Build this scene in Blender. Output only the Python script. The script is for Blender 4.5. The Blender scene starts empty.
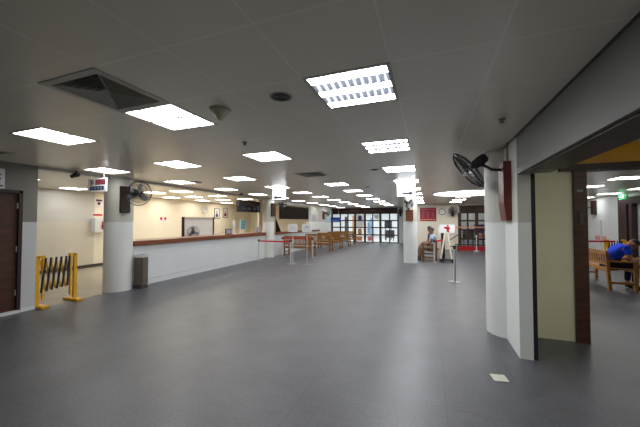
import bpy, bmesh, math, random
from mathutils import Vector, Matrix
random.seed(7)
S = bpy.context.scene
C = S.collection
PI = math.pi

# ------------------------------------------------------------------ camera
H = 2.59            # ceiling height
cam_d = bpy.data.cameras.new('camera')
cam = bpy.data.objects.new('camera', cam_d)
C.objects.link(cam)
cam.location = (0, 0, 1.58)
cam.rotation_euler = (PI / 2 + 0.027, 0, 0.356)
cam_d.sensor_width = 36
cam_d.lens = 36 * 294 / 640
cam_d.clip_start = 0.02
S.camera = cam
S.view_settings.view_transform = 'Standard'
S.view_settings.look = 'None'
S.view_settings.exposure = 0.0
S.view_settings.gamma = 1
S.view_settings.use_curve_mapping = False

w = bpy.data.worlds.new('world')
S.world = w
w.use_nodes = True
w.node_tree.nodes['Background'].inputs[0].default_value = (0.5, 0.6, 0.8, 1)
w.node_tree.nodes['Background'].inputs[1].default_value = 0.05

# ------------------------------------------------------------------ materials
def srgb(r, g, b):
    f = lambda v: (v / 255) / 12.92 if v / 255 <= .04045 else ((v / 255 + .055) / 1.055) ** 2.4
    return (f(r), f(g), f(b), 1)

def mat(name, col, rough=.5, metal=0, var=.06, scale=6, bump=0, emis=None, spec=.5):
    m = bpy.data.materials.new(name)
    m.use_nodes = True
    nt = m.node_tree
    b = nt.nodes['Principled BSDF']
    b.inputs['Roughness'].default_value = rough
    b.inputs['Metallic'].default_value = metal
    b.inputs['Specular IOR Level'].default_value = spec
    b.inputs['Base Color'].default_value = col
    if var or bump:
        tc = nt.nodes.new('ShaderNodeTexCoord')
        n = nt.nodes.new('ShaderNodeTexNoise')
        n.inputs['Scale'].default_value = scale
        n.inputs['Detail'].default_value = 4
        nt.links.new(tc.outputs['Object'], n.inputs['Vector'])
    if var:
        r = nt.nodes.new('ShaderNodeMapRange')
        r.inputs['From Min'].default_value = .3
        r.inputs['From Max'].default_value = .7
        r.inputs['To Min'].default_value = 1 - var
        r.inputs['To Max'].default_value = 1 + var
        nt.links.new(n.outputs['Fac'], r.inputs['Value'])
        mx = nt.nodes.new('ShaderNodeVectorMath')
        mx.operation = 'SCALE'
        mx.inputs[0].default_value = col[:3]
        nt.links.new(r.outputs['Result'], mx.inputs['Scale'])
        nt.links.new(mx.outputs['Vector'], b.inputs['Base Color'])
    if bump:
        bp = nt.nodes.new('ShaderNodeBump')
        bp.inputs['Strength'].default_value = bump
        bp.inputs['Distance'].default_value = .01
        nt.links.new(n.outputs['Fac'], bp.inputs['Height'])
        nt.links.new(bp.outputs['Normal'], b.inputs['Normal'])
    if emis:
        b.inputs['Emission Color'].default_value = emis[0]
        b.inputs['Emission Strength'].default_value = emis[1]
    return m

def wood(name, c1, c2, rough=.4, scale=3, axis=(1, 1, 8)):
    m = mat(name, c1, rough, var=0)
    nt = m.node_tree
    b = nt.nodes['Principled BSDF']
    tc = nt.nodes.new('ShaderNodeTexCoord')
    mp = nt.nodes.new('ShaderNodeMapping')
    mp.inputs['Scale'].default_value = axis
    n = nt.nodes.new('ShaderNodeTexNoise')
    n.inputs['Scale'].default_value = scale
    n.inputs['Detail'].default_value = 5
    cr = nt.nodes.new('ShaderNodeValToRGB')
    cr.color_ramp.elements[0].position = .35
    cr.color_ramp.elements[0].color = c1
    cr.color_ramp.elements[1].position = .65
    cr.color_ramp.elements[1].color = c2
    nt.links.new(tc.outputs['Object'], mp.inputs['Vector'])
    nt.links.new(mp.outputs['Vector'], n.inputs['Vector'])
    nt.links.new(n.outputs['Fac'], cr.inputs['Fac'])
    nt.links.new(cr.outputs['Color'], b.inputs['Base Color'])
    return m

def two_tone(name, low, up, z=1.57, rough=.45):
    """painted wall: one colour below the dado line, another above it (world height)"""
    m = mat(name, low, rough, var=0)
    nt = m.node_tree
    b = nt.nodes['Principled BSDF']
    g = nt.nodes.new('ShaderNodeNewGeometry')
    sp = nt.nodes.new('ShaderNodeSeparateXYZ')
    nt.links.new(g.outputs['Position'], sp.inputs[0])
    gt = nt.nodes.new('ShaderNodeMath')
    gt.operation = 'GREATER_THAN'
    gt.inputs[1].default_value = z
    nt.links.new(sp.outputs['Z'], gt.inputs[0])
    n = nt.nodes.new('ShaderNodeTexNoise')
    n.inputs['Scale'].default_value = 1.2
    n.inputs['Detail'].default_value = 5
    nt.links.new(g.outputs['Position'], n.inputs['Vector'])
    mx = nt.nodes.new('ShaderNodeMix')
    mx.data_type = 'RGBA'
    mx.inputs[6].default_value = low
    mx.inputs[7].default_value = up
    nt.links.new(gt.outputs[0], mx.inputs[0])
    r = nt.nodes.new('ShaderNodeMapRange')
    r.inputs['From Min'].default_value = .3
    r.inputs['From Max'].default_value = .7
    r.inputs['To Min'].default_value = .95
    r.inputs['To Max'].default_value = 1.03
    nt.links.new(n.outputs['Fac'], r.inputs['Value'])
    vm = nt.nodes.new('ShaderNodeVectorMath')
    vm.operation = 'SCALE'
    nt.links.new(mx.outputs[2], vm.inputs[0])
    nt.links.new(r.outputs['Result'], vm.inputs['Scale'])
    nt.links.new(vm.outputs['Vector'], b.inputs['Base Color'])
    return m

TX, TY, TP = -.225, 1.875, .61     # ceiling tile lattice

def tile_lines(m, size, x0, y0, width, dark, rough_line=None):
    """joint lines of a square tile lattice mixed over the base colour of m"""
    nt = m.node_tree
    b = nt.nodes['Principled BSDF']
    src = b.inputs['Base Color'].links[0].from_socket if b.inputs['Base Color'].links else None
    g = nt.nodes.new('ShaderNodeNewGeometry')
    sp = nt.nodes.new('ShaderNodeSeparateXYZ')
    nt.links.new(g.outputs['Position'], sp.inputs[0])
    masks = []
    for ax, off in (('X', x0), ('Y', y0)):
        a = nt.nodes.new('ShaderNodeMath'); a.operation = 'SUBTRACT'
        nt.links.new(sp.outputs[ax], a.inputs[0]); a.inputs[1].default_value = off - width / 2
        c = nt.nodes.new('ShaderNodeMath'); c.operation = 'FLOORED_MODULO'
        nt.links.new(a.outputs[0], c.inputs[0]); c.inputs[1].default_value = size
        d = nt.nodes.new('ShaderNodeMath'); d.operation = 'LESS_THAN'
        nt.links.new(c.outputs[0], d.inputs[0]); d.inputs[1].default_value = width
        masks.append(d)
    o = nt.nodes.new('ShaderNodeMath'); o.operation = 'MAXIMUM'
    nt.links.new(masks[0].outputs[0], o.inputs[0]); nt.links.new(masks[1].outputs[0], o.inputs[1])
    mx = nt.nodes.new('ShaderNodeMix'); mx.data_type = 'RGBA'
    nt.links.new(o.outputs[0], mx.inputs[0])
    if src: nt.links.new(src, mx.inputs[6])
    else: mx.inputs[6].default_value = b.inputs['Base Color'].default_value
    mx.inputs[7].default_value = dark
    nt.links.new(mx.outputs[2], b.inputs['Base Color'])

M = {}
M['floor'] = mat('slate_vinyl', (.078, .082, .096, 1), .43, var=.16, scale=2.2, bump=.03, spec=1.0)
def floor_detail(m):
    nt = m.node_tree
    b = nt.nodes['Principled BSDF']
    src = b.inputs['Base Color'].links[0].from_socket
    tc = nt.nodes.new('ShaderNodeTexCoord')
    n = nt.nodes.new('ShaderNodeTexNoise')
    n.inputs['Scale'].default_value = 38
    n.inputs['Detail'].default_value = 3
    nt.links.new(tc.outputs['Object'], n.inputs['Vector'])
    r = nt.nodes.new('ShaderNodeMapRange')
    r.inputs['From Min'].default_value = .35; r.inputs['From Max'].default_value = .65
    r.inputs['To Min'].default_value = .84; r.inputs['To Max'].default_value = 1.16
    nt.links.new(n.outputs['Fac'], r.inputs['Value'])
    vm = nt.nodes.new('ShaderNodeVectorMath'); vm.operation = 'SCALE'
    nt.links.new(src, vm.inputs[0]); nt.links.new(r.outputs['Result'], vm.inputs['Scale'])
    nt.links.new(vm.outputs['Vector'], b.inputs['Base Color'])
floor_detail(M['floor'])
def floor_streaks(m):
    nt = m.node_tree
    b = nt.nodes['Principled BSDF']
    src = b.inputs['Base Color'].links[0].from_socket
    tc = nt.nodes.new('ShaderNodeTexCoord')
    mp = nt.nodes.new('ShaderNodeMapping')
    mp.inputs['Rotation'].default_value = (0, 0, .5)
    mp.inputs['Scale'].default_value = (3.2, 9, 1)
    nt.links.new(tc.outputs['Object'], mp.inputs['Vector'])
    n = nt.nodes.new('ShaderNodeTexNoise')
    n.inputs['Scale'].default_value = 1.6
    n.inputs['Detail'].default_value = 6
    n.inputs['Roughness'].default_value = .65
    nt.links.new(mp.outputs['Vector'], n.inputs['Vector'])
    r = nt.nodes.new('ShaderNodeMapRange')
    r.inputs['From Min'].default_value = .3; r.inputs['From Max'].default_value = .7
    r.inputs['To Min'].default_value = .80; r.inputs['To Max'].default_value = 1.20
    nt.links.new(n.outputs['Fac'], r.inputs['Value'])
    vm = nt.nodes.new('ShaderNodeVectorMath'); vm.operation = 'SCALE'
    nt.links.new(src, vm.inputs[0]); nt.links.new(r.outputs['Result'], vm.inputs['Scale'])
    nt.links.new(vm.outputs['Vector'], b.inputs['Base Color'])
    r2 = nt.nodes.new('ShaderNodeMapRange')
    r2.inputs['From Min'].default_value = .3; r2.inputs['From Max'].default_value = .7
    r2.inputs['To Min'].default_value = .35; r2.inputs['To Max'].default_value = .48
    nt.links.new(n.outputs['Fac'], r2.inputs['Value'])
    nt.links.new(r2.outputs['Result'], b.inputs['Roughness'])
floor_streaks(M['floor'])
tile_lines(M['floor'], 1.22, .12, .3, .006, (.045, .048, .055, 1))
M['cfloor'] = mat('beige_tile', (.40, .36, .28, 1), .25, var=.08, scale=3)
M['ceiling'] = mat('ceiling_tile', (.84, .785, .655, 1), .27, var=.03, scale=.8, spec=.75)
tile_lines(M['ceiling'], TP, TX, TY, .014, (.92, .88, .78, 1))
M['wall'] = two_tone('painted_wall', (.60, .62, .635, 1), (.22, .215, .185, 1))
M['column'] = two_tone('painted_column', (.82, .85, .83, 1), (.60, .60, .54, 1))
M['cream'] = two_tone('cream_wall', (.85, .79, .67, 1), (.86, .79, .65, 1))
M['cwall'] = two_tone('corridor_wall', (.66, .62, .53, 1), (.60, .59, .55, 1))
M['rwall'] = mat('cream_rear_wall', (.78, .71, .58, 1), .5, var=.04, scale=1)
M['yellow'] = mat('yellow_wall', (.90, .87, .64, 1), .5, var=.05, scale=.9)
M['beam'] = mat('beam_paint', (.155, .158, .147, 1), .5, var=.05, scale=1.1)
M['white'] = mat('white_paint', (.74, .77, .78, 1), .4, var=.03, scale=2)
M['counterw'] = mat('counter_white', (.76, .80, .82, 1), .35, var=.02, scale=1.5)
M['skirt'] = mat('dark_skirting', (.05, .045, .045, 1), .5)
M['brown'] = wood('brown_wood', srgb(112, 62, 38), srgb(140, 82, 50), .35)
M['darkbrown'] = wood('dark_brown_wood', srgb(36, 21, 13), srgb(54, 32, 21), .45)
M['shutter'] = mat('dark_shutter', srgb(26, 16, 8), .7, spec=.15)
M['postbrown'] = wood('brown_post_wood', srgb(62, 34, 22), srgb(84, 48, 32), .45)
M['doorbrown'] = wood('door_brown_wood', srgb(50, 29, 17), srgb(70, 42, 26), .5)
M['door'] = wood('door_veneer', srgb(66, 36, 18), srgb(84, 48, 26), .5, 2, (1, 1, 6))
M['doorframe'] = mat('door_frame_paint', srgb(52, 30, 34), .4)
M['redbrown'] = wood('red_brown_board', srgb(92, 32, 24), srgb(112, 44, 32), .4)
M['bench'] = wood('varnished_teak', srgb(122, 82, 34), srgb(156, 108, 50), .35, 4, (6, 1, 6))
M['bench3'] = wood('golden_teak', srgb(156, 104, 42), srgb(188, 132, 62), .35, 4, (6, 1, 6))
M['bench2'] = wood('dark_teak', srgb(96, 56, 30), srgb(128, 78, 42), .4, 4, (6, 1, 6))
M['golden'] = wood('golden_wood', srgb(190, 130, 62), srgb(208, 150, 80), .4)
M['amber'] = mat('amber_paint', (.80, .40, .03, 1), .45, var=.08, scale=1.5)
M['black'] = mat('black_plastic', (.018, .018, .020, 1), .4, var=0)
M['darkgrey'] = mat('dark_grey', (.06, .06, .065, 1), .5)
M['grey'] = mat('grey_plastic', (.25, .26, .27, 1), .5)
M['wire'] = mat('dark_wire', (.03, .03, .032, 1), .35, .6, var=0)
M['blade'] = mat('fan_blade', (.22, .23, .25, 1), .3, var=0)
M['steel'] = mat('brushed_steel', (.72, .72, .72, 1), .35, .6, var=.04, scale=20)
M['steelbase'] = mat('dull_steel', (.26, .26, .27, 1), .35, .5, var=.06, scale=15)
M['alu'] = mat('aluminium', (.75, .76, .78, 1), .3, .9, var=0)
M['red'] = mat('red_webbing', srgb(190, 22, 38), .6)
M['redp'] = mat('red_paint', srgb(186, 24, 34), .45)
M['darkred'] = mat('maroon_panel', srgb(96, 8, 26), .5)
M['boardred'] = mat('crimson_board', srgb(136, 10, 32), .5)
M['pink'] = mat('pink_print', srgb(226, 150, 152), .6)
M['orange'] = mat('orange_webbing', srgb(226, 150, 110), .6)
M['sign'] = mat('sign_white', (.86, .87, .88, 1), .35, var=0)
M['signglow'] = mat('sign_white_painted_glow', (.85, .86, .88, 1), .35, var=0, emis=((.95, .97, 1, 1), .42))  # emission painted in so the plain hanging plates read white
M['navy'] = mat('navy_print', srgb(10, 14, 34), .5)
M['mauve'] = mat('mauve_print', srgb(170, 84, 100), .6)
M['ink'] = mat('ink', (.012, .012, .02, 1), .5, var=0)
M['faint'] = mat('faint_print', srgb(176, 170, 192), .5, var=0)
M['blue'] = mat('blue_sign', srgb(34, 70, 160), .45)
M['lblue'] = mat('light_blue_print', srgb(120, 160, 215), .5)
M['violet'] = mat('violet_blue', srgb(52, 44, 140), .5)
M['cyan'] = mat('cyan_poster', srgb(40, 150, 205), .5)
M['paleblue'] = mat('pale_blue_poster', srgb(165, 205, 215), .5)
M['yel'] = mat('yellow_enamel', srgb(226, 172, 24), .35)
M['vent'] = mat('vent_metal', (.50, .49, .44, 1), .45, var=0)
M['void'] = mat('duct_dark', (.012, .012, .012, 1), .8, var=0)
M['cone'] = mat('aged_cream_plastic', (.52, .47, .34, 1), .45, var=0)
M['bin'] = mat('taupe_bin', (.135, .115, .085, 1), .45, var=.08, scale=8)
M['paper'] = mat('paper', (.82, .82, .80, 1), .6, var=.03, scale=8)
M['cardp'] = mat('worn_card', (.66, .65, .56, 1), .6, var=.12, scale=25)
M['skin'] = mat('skin', srgb(176, 122, 92), .5, var=.06, scale=20)
M['skind'] = mat('dark_skin', srgb(128, 84, 62), .5, var=.06, scale=20)
M['hair'] = mat('black_hair', (.010, .009, .009, 1), .45, var=.2, scale=60)
M['bluecloth'] = mat('blue_cotton', srgb(20, 72, 232), .8, var=.12, scale=18)
M['navycloth'] = mat('navy_cotton', srgb(20, 24, 52), .8, var=.12, scale=18)
M['paleshirt'] = mat('pale_blue_cotton', srgb(170, 192, 214), .8, var=.1, scale=18)
M['purplecloth'] = mat('dark_purple_cotton', srgb(58, 46, 72), .8, var=.1, scale=18)
M['khaki'] = mat('khaki_cotton', srgb(120, 104, 84), .8, var=.1, scale=18)
M['shoe'] = mat('black_shoe', (.02, .02, .02, 1), .5, var=0)
M['exit'] = mat('exit_green', (.03, .5, .16, 1), .4, var=0, emis=((.05, .8, .25, 1), .1))
LW = 64.0
LN = 13.0     # nearest panels dimmed to imitate the lens darkening away from the centre
LWW = 18.0
M['lamp'] = mat('lamp_diffuser', (.9, .9, .9, 1), .4, var=0, emis=((1, .985, .985, 1), LW))
M['lampnear'] = mat('lamp_diffuser_dimmed', (.9, .9, .9, 1), .4, var=0, emis=((1, .99, .97, 1), LN))
M['lampwarm'] = mat('lamp_diffuser_warm', (.9, .9, .9, 1), .4, var=0, emis=((1, .92, .80, 1), LWW))
M['tube'] = mat('lamp_tube', (.9, .9, .9, 1), .4, var=0, emis=((.95, .965, 1, 1), LN * 3.0))
M['cell'] = mat('cell_painted_glow', (.3, .32, .36, 1), .4, var=0, emis=((.62, .70, .90, 1), .30))  # emission paints in the tube light caught by the troughs
M['blade_glow'] = mat('cross_blade_painted_glow', (.7, .72, .78, 1), .4, var=0, emis=((.9, .94, 1, 1), 1.1))  # blades are no lamp; their emission paints the tube light on them
M['lobby'] = mat('lobby_lamp_diffuser', (.9, .9, .9, 1), .4, var=0, emis=((.97, .98, 1, 1), 26))
M['lobbyfloor'] = mat('lobby_floor', (.62, .62, .6, 1), .4, var=.05, scale=2)
M['dome'] = mat('cove_diffuser', (.9, .9, .9, 1), .4, var=0, emis=((1, .99, .98, 1), 5))
M['reflector'] = mat('lamp_reflector', (.80, .82, .85, 1), .35, var=0)
M['screen'] = mat('dark_screen', (.015, .013, .016, 1), .25, var=0)
M['digit'] = mat('dim_digit', srgb(52, 52, 66), .5, var=0, emis=((.25, .3, .5, 1), .03))

def glassy(name, col, alpha):
    m = bpy.data.materials.new(name)
    m.use_nodes = True
    nt = m.node_tree
    out = nt.nodes['Material Output']
    t = nt.nodes.new('ShaderNodeBsdfTransparent')
    t.inputs[0].default_value = col
    gl = nt.nodes.new('ShaderNodeBsdfGlossy')
    gl.inputs['Roughness'].default_value = .05
    mx = nt.nodes.new('ShaderNodeMixShader')
    mx.inputs[0].default_value = alpha
    nt.links.new(t.outputs[0], mx.inputs[1])
    nt.links.new(gl.outputs[0], mx.inputs[2])
    nt.links.new(mx.outputs[0], out.inputs['Surface'])
    return m
M['glass'] = glassy('door_glass', (.93, .95, .95, 1), .08)
def acrylic():
    m = glassy('frosted_acrylic', (.9, .9, .92, 1), .35)
    nt = m.node_tree
    d = nt.nodes.new('ShaderNodeBsdfTranslucent')
    d.inputs[0].default_value = (.85, .85, .9, 1)
    for n in nt.nodes:
        if n.bl_idname == 'ShaderNodeMixShader':
            nt.links.new(d.outputs[0], n.inputs[2])
    return m
M['acrylic'] = acrylic()

# ------------------------------------------------------------------ mesh builder
class MB:
    def __init__(self):
        self.v = []; self.f = []; self.smooth = []
    def add(self, vs, fs, sm=False, T=None):
        o = len(self.v)
        for p in vs:
            p = Vector(p)
            if T is not None: p = T @ p
            self.v.append(p)
        for f in fs:
            self.f.append([i + o for i in f]); self.smooth.append(sm)
        return self
    def box(self, a, b, T=None, bev=0):
        x0, y0, z0 = [min(a[i], b[i]) for i in range(3)]
        x1, y1, z1 = [max(a[i], b[i]) for i in range(3)]
        if bev:
            bm = bmesh.new()
            vs = [bm.verts.new(p) for p in [(x0,y0,z0),(x1,y0,z0),(x1,y1,z0),(x0,y1,z0),(x0,y0,z1),(x1,y0,z1),(x1,y1,z1),(x0,y1,z1)]]
            for f in [(0,3,2,1),(4,5,6,7),(0,1,5,4),(1,2,6,5),(2,3,7,6),(3,0,4,7)]: bm.faces.new([vs[i] for i in f])
            bmesh.ops.bevel(bm, geom=bm.edges[:], offset=bev, segments=2, affect='EDGES')
            bm.verts.index_update()
            self.add([v.co[:] for v in bm.verts], [[v.index for v in f.verts] for f in bm.faces], False, T)
            bm.free()
            return self
        return self.add([(x0,y0,z0),(x1,y0,z0),(x1,y1,z0),(x0,y1,z0),(x0,y0,z1),(x1,y0,z1),(x1,y1,z1),(x0,y1,z1)],
                        [(0,3,2,1),(4,5,6,7),(0,1,5,4),(1,2,6,5),(2,3,7,6),(3,0,4,7)], False, T)
    def bar(self, p, q, wd, ht=None, up=(0, 0, 1), T=None):
        """rectangular bar from p to q"""
        p = Vector(p); q = Vector(q); ht = ht or wd
        d = (q - p).normalized(); u = Vector(up)
        if abs(d.dot(u)) > .98: u = Vector((0, 1, 0))
        s = d.cross(u).normalized(); u = s.cross(d).normalized()
        vs = []
        for c in (p, q):
            for a, b in ((-1,-1),(1,-1),(1,1),(-1,1)):
                vs.append(c + s * (a * wd / 2) + u * (b * ht / 2))
        return self.add(vs, [(0,3,2,1),(4,5,6,7),(0,1,5,4),(1,2,6,5),(2,3,7,6),(3,0,4,7)], False, T)
    def tube(self, pts, r, n=8, T=None, closed=False, cap=True):
        pts = [Vector(p) for p in pts]
        rs = r if isinstance(r, (list, tuple)) else [r] * len(pts)
        rings = []
        N = len(pts)
        ref = None
        for i, p in enumerate(pts):
            if closed: d = (pts[(i + 1) % N] - pts[i - 1]).normalized()
            elif i == 0: d = (pts[1] - p).normalized()
            elif i == N - 1: d = (p - pts[-2]).normalized()
            else: d = (pts[i + 1] - pts[i - 1]).normalized()
            if ref is None or abs(ref.dot(d)) > .95:
                ref = Vector((0, 0, 1)) if abs(d.z) < .9 else Vector((1, 0, 0))
            s = d.cross(ref).normalized(); u = s.cross(d).normalized()
            ref = u
            rings.append([p + s * (rs[i] * math.cos(2 * PI * k / n)) + u * (rs[i] * math.sin(2 * PI * k / n)) for k in range(n)])
        vs = [v for rg in rings for v in rg]
        fs = []
        for i in range(N if closed else N - 1):
            j = (i + 1) % N
            for k in range(n):
                fs.append((i * n + k, i * n + (k + 1) % n, j * n + (k + 1) % n, j * n + k))
        self.add(vs, fs, True, T)
        if not closed and cap:
            self.add(rings[0], [tuple(range(n))[::-1]], False, T)
            self.add(rings[-1], [tuple(range(n))], False, T)
        return self
    def cyl(self, p, q, r, n=16, T=None):
        return self.tube([p, q], r, n, T)
    def lathe(self, prof, c=(0, 0, 0), n=24, T=None):
        """profile of (radius, z) turned about the vertical through c"""
        vs = []; fs = []
        for r, z in prof:
            for k in range(n):
                a = 2 * PI * k / n
                vs.append((c[0] + r * math.cos(a), c[1] + r * math.sin(a), c[2] + z))
        for i in range(len(prof) - 1):
            for k in range(n):
                fs.append((i * n + k, i * n + (k + 1) % n, (i + 1) * n + (k + 1) % n, (i + 1) * n + k))
        return self.add(vs, fs, True, T)
    def disc(self, c, r, n=24, T=None, rx=None):
        return self.add([(c[0] + r * math.cos(2*PI*k/n), c[1] + (rx or r) * math.sin(2*PI*k/n), c[2]) for k in range(n)], [tuple(range(n))], False, T)
    def ball(self, c, r, n=10, T=None):
        r = r if isinstance(r, (tuple, list)) else (r, r, r)
        vs = []; fs = []
        for i in range(n + 1):
            t = PI * i / n
            for k in range(2 * n):
                a = PI * k / n
                vs.append((c[0] + r[0] * math.sin(t) * math.cos(a), c[1] + r[1] * math.sin(t) * math.sin(a), c[2] + r[2] * math.cos(t)))
        for i in range(n):
            for k in range(2 * n):
                fs.append((i*2*n + k, (i+1)*2*n + k, (i+1)*2*n + (k+1) % (2*n), i*2*n + (k+1) % (2*n)))
        return self.add(vs, fs, True, T)
    def build(self, name, m, parent=None, loc=None):
        me = bpy.data.meshes.new(name)
        base = Vector(loc) if loc is not None else Vector((0, 0, 0))
        me.from_pydata([v - base for v in self.v], [], self.f)
        bm = bmesh.new(); bm.from_mesh(me)
        bmesh.ops.remove_doubles(bm, verts=bm.verts[:], dist=1e-5)
        if len(bm.faces) > 1: bmesh.ops.recalc_face_normals(bm, faces=bm.faces[:])
        bm.to_mesh(me); bm.free()
        for i, p in enumerate(me.polygons):
            p.use_smooth = True if any(self.smooth) and len(p.vertices) <= 4 else False
        if any(self.smooth):
            try: me.set_sharp_from_angle(angle=math.radians(40))
            except Exception: pass
        me.materials.append(M[m] if isinstance(m, str) else m)
        o = bpy.data.objects.new(name, me)
        C.objects.link(o)
        o.location = base
        if parent is not None: o.parent = parent
        return o

def tag(o, label, cat, group=None, kind=None):
    o['label'] = label; o['category'] = cat
    if group: o['group'] = group
    if kind: o['kind'] = kind
    return o
def thing(name, label, cat, loc, rz=0, group=None):
    o = bpy.data.objects.new(name, None)
    o.empty_display_size = .1
    C.objects.link(o)
    o.location = loc; o.rotation_euler = (0, 0, rz)
    return tag(o, label, cat, group)
def struct(name, mb, m, label, cat):
    o = mb.build(name, m)
    return tag(o, label, cat, kind='structure')
def dup(root, loc, rz, label, group=None):
    r = root.copy(); C.objects.link(r); r.location = loc; r.rotation_euler = (0, 0, rz)
    r['label'] = label
    if group: r['group'] = group
    for ch in list(root.children):
        c = ch.copy(); C.objects.link(c); c.parent = r
        for g in ch.children:
            d = g.copy(); C.objects.link(d); d.parent = c
    return r
def lab(o, label):
    o['label'] = label
    return o
def ori(loc, xdir, zdir=(0, 0, 1)):
    """matrix whose local -y faces xdir (front), z up"""
    f = Vector(xdir).normalized(); z = Vector(zdir)
    x = f.cross(z).normalized() * -1
    z = x.cross(-f).normalized()
    m = Matrix((x, -f, z)).transposed().to_4x4()
    m.translation = Vector(loc)
    return m

# ------------------------------------------------------------------ ceiling lattice cells that hold something
def cell(X, Y): return (round((X - TX) / TP - .5), round((Y - TY) / TP - .5))
def centre(i, j): return (TX + TP * (i + .5), TY + TP * (j + .5))
ROWS = [2.18 + 1.83 * k for k in range(11)]
XA, XB, XC, XD = -.53, -2.36, -4.19, -6.02
lights = []       # (x, y, kind, row name)
for k in range(0, 10): lights.append((XA, ROWS[k], 'louvre', 'the column line beside the right beam'))
for k in (0, 1, 3, 4, 5, 6, 7, 8, 9): lights.append((XB, ROWS[k], 'panel', 'the row down the middle of the hall'))
for k in range(0, 11): lights.append((XC, ROWS[k], 'panel', 'the row between hall middle and counter'))
for k in range(1, 11): lights.append((XD, ROWS[k], 'panel', 'the row along the front of the counter'))
for k in (3, 4, 5): lights.append((-7.85, ROWS[k], 'warm', 'the first row behind the long counter'))
lights.append((-9.07, ROWS[1], 'panel', 'the side corridor behind the barrier'))
lights.append((-10.29, 5.84, 'panel', 'the side corridor close to its back wall'))
for k in (3, 4, 5, 6): lights.append((-9.07, ROWS[k], 'warm', 'the second row behind the long counter'))
for k in (3, 4, 5, 6): lights.append((-10.29, ROWS[k], 'warm', 'the row washing the cream back wall'))
for k in (6, 7, 8): lights.append((1.30, ROWS[k], 'panel', 'the short row beyond the round light cove'))
lights.append((3.13, ROWS[8], 'panel', 'the far right near the brown framed doors'))
for y in (8.89, 10.72): lights.append((4.35, y, 'panel', 'the row over the wooden bench at right'))
for y in (11.94, 13.77, 15.6): lights.append((6.18, y, 'panel', 'the row along the far right wall'))
lights.append((2.52, 19.26, 'panel', 'the room behind the rear right doors, added to brighten its panes'))  # unseen lamp added to brighten the panes of the rear right doors
lights.append((2.52, .96, 'panel', 'the vestibule, unseen and added to brighten the yellow wall'))  # second lamp, out of view, added to lift the yellow wall
lights.append((2.52, 2.79, 'panel', 'the vestibule, unseen and added to brighten the yellow wall'))
vents = [(XB, 1.57, 'near the two nearest square lights'), (XB, ROWS[2], 'in the middle row between two square lights'), (XD, ROWS[0], 'at the left edge above the brown door')]
used = {cell(l[0], l[1]) for l in lights} | {cell(v[0], v[1]) for v in vents}

# ------------------------------------------------------------------ shell
XW = -6.69     # left wall / counter line
XB2 = -11.0    # back wall behind the counter
XR = 6.7       # right wall
YN, YF = -3.0, 22.2
struct('floor', MB().box((XW - .02, YN, -.1), (XR, YF + 6, 0)), 'floor', 'dark slate grey vinyl floor of the waiting hall', 'floor')
struct('floor_corridor', MB().box((XB2, YN, -.1), (XW - .02, YF, -.004)), 'cfloor', 'shiny beige tiled floor of the side corridor behind the barrier', 'floor')
cm = MB()
ix0, ix1 = -18, 12
jy0, jy1 = -8, 34
for i in range(ix0, ix1):
    for j in range(jy0, jy1):
        if (i, j) in used: continue
        x, y = TX + TP * i, TY + TP * j
        cm.add([(x, y, H), (x, y + TP, H), (x + TP, y + TP, H), (x + TP, y, H)], [(0, 1, 2, 3)])
struct('ceiling', cm, 'ceiling', 'grey suspended ceiling of square tiles over the whole hall', 'ceiling')
struct('ceiling_slab', MB().box((XB2 - .3, YN - .3, H + .25), (XR + .3, YF + 6, H + .35)), 'darkgrey', 'dark slab above the suspended ceiling tiles', 'ceiling')

# left wall with the brown door
def wall_box(name, a, b, m, label): return struct(name, MB().box(a, b), m, label, 'wall')
lw = MB()
lw.box((XW - .2, YN, 0), (XW, 1.98, H)); lw.box((XW - .2, 3.01, 0), (XW, 3.22, H)); lw.box((XW - .2, 1.98, 2.12), (XW, 3.01, H))
struct('wall_left', lw, 'wall', 'grey and white painted wall holding the brown door at left', 'wall')
d = thing('door_1', 'dark brown flush door with dark frame at the left edge', 'door', (XW, 2.5, 0))
d['kind'] = 'structure'
MB().box((-.09, -.48, .05), (-.03, .46, 2.07)).build('door_leaf', 'door', d)
fr = MB(); fr.box((-.14, .46, 0.05), (.02, .51, 2.12)); fr.box((-.14, -.52, 0.05), (.02, -.48, 2.12)); fr.box((-.14, -.52, 2.07), (.02, .51, 2.12))
fr.build('door_frame', 'doorframe', d)
hg = MB()
for z in (.35, 1.1, 1.85): hg.cyl((-.02, .455, z - .05), (-.02, .455, z + .05), .012, 8)
hg.build('hinge', 'steel', d)
MB().box((-.2, -.52, 0), (.02, .51, .05)).build('threshold', 'white', d)
pl = MB().box((-.03, .02, 1.41), (-.022, .205, 1.53)).build('notice_plate', 'cardp', d)
struct('baseboard_left', MB().box((XW, YN, 0), (XW + .015, 1.97, .06)).box((XW, 3.02, 0), (XW + .015, 3.22, .06)), 'white', 'low white skirting under the left wall beside the door', 'baseboard')
struct('wall_back', MB().box((XB2 - .2, YN - .2, 0), (XR, YN, H)), 'wall', 'painted wall behind the camera', 'wall')
struct('wall_corridor', MB().box((XB2 - .2, YN, 0), (XB2, 6.9, H)), 'cwall', 'pale grey back wall of the side corridor behind the barrier', 'wall')
struct('wall_service', MB().box((XB2 - .2, 6.9, 0), (XB2, 16.5, H)), 'cream', 'cream back wall behind the long counter', 'wall')
struct('wall_service_end', MB().box((XB2, 16.5, 0), (XW - .2, 16.6, H)), 'cream', 'cream partition closing the counter area at its far end', 'wall')
struct('baseboard_service', MB().box((XB2, YN, 0), (XB2 + .015, 16.5, .10)), 'skirt', 'dark skirting along the corridor back wall', 'baseboard')
struct('trim_1', MB().box((XW - .1, 3.22, H - .055), (XW, 11.3, H - .001)), 'vent', 'narrow ceiling edge strip over the counter line', 'trim')

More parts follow.
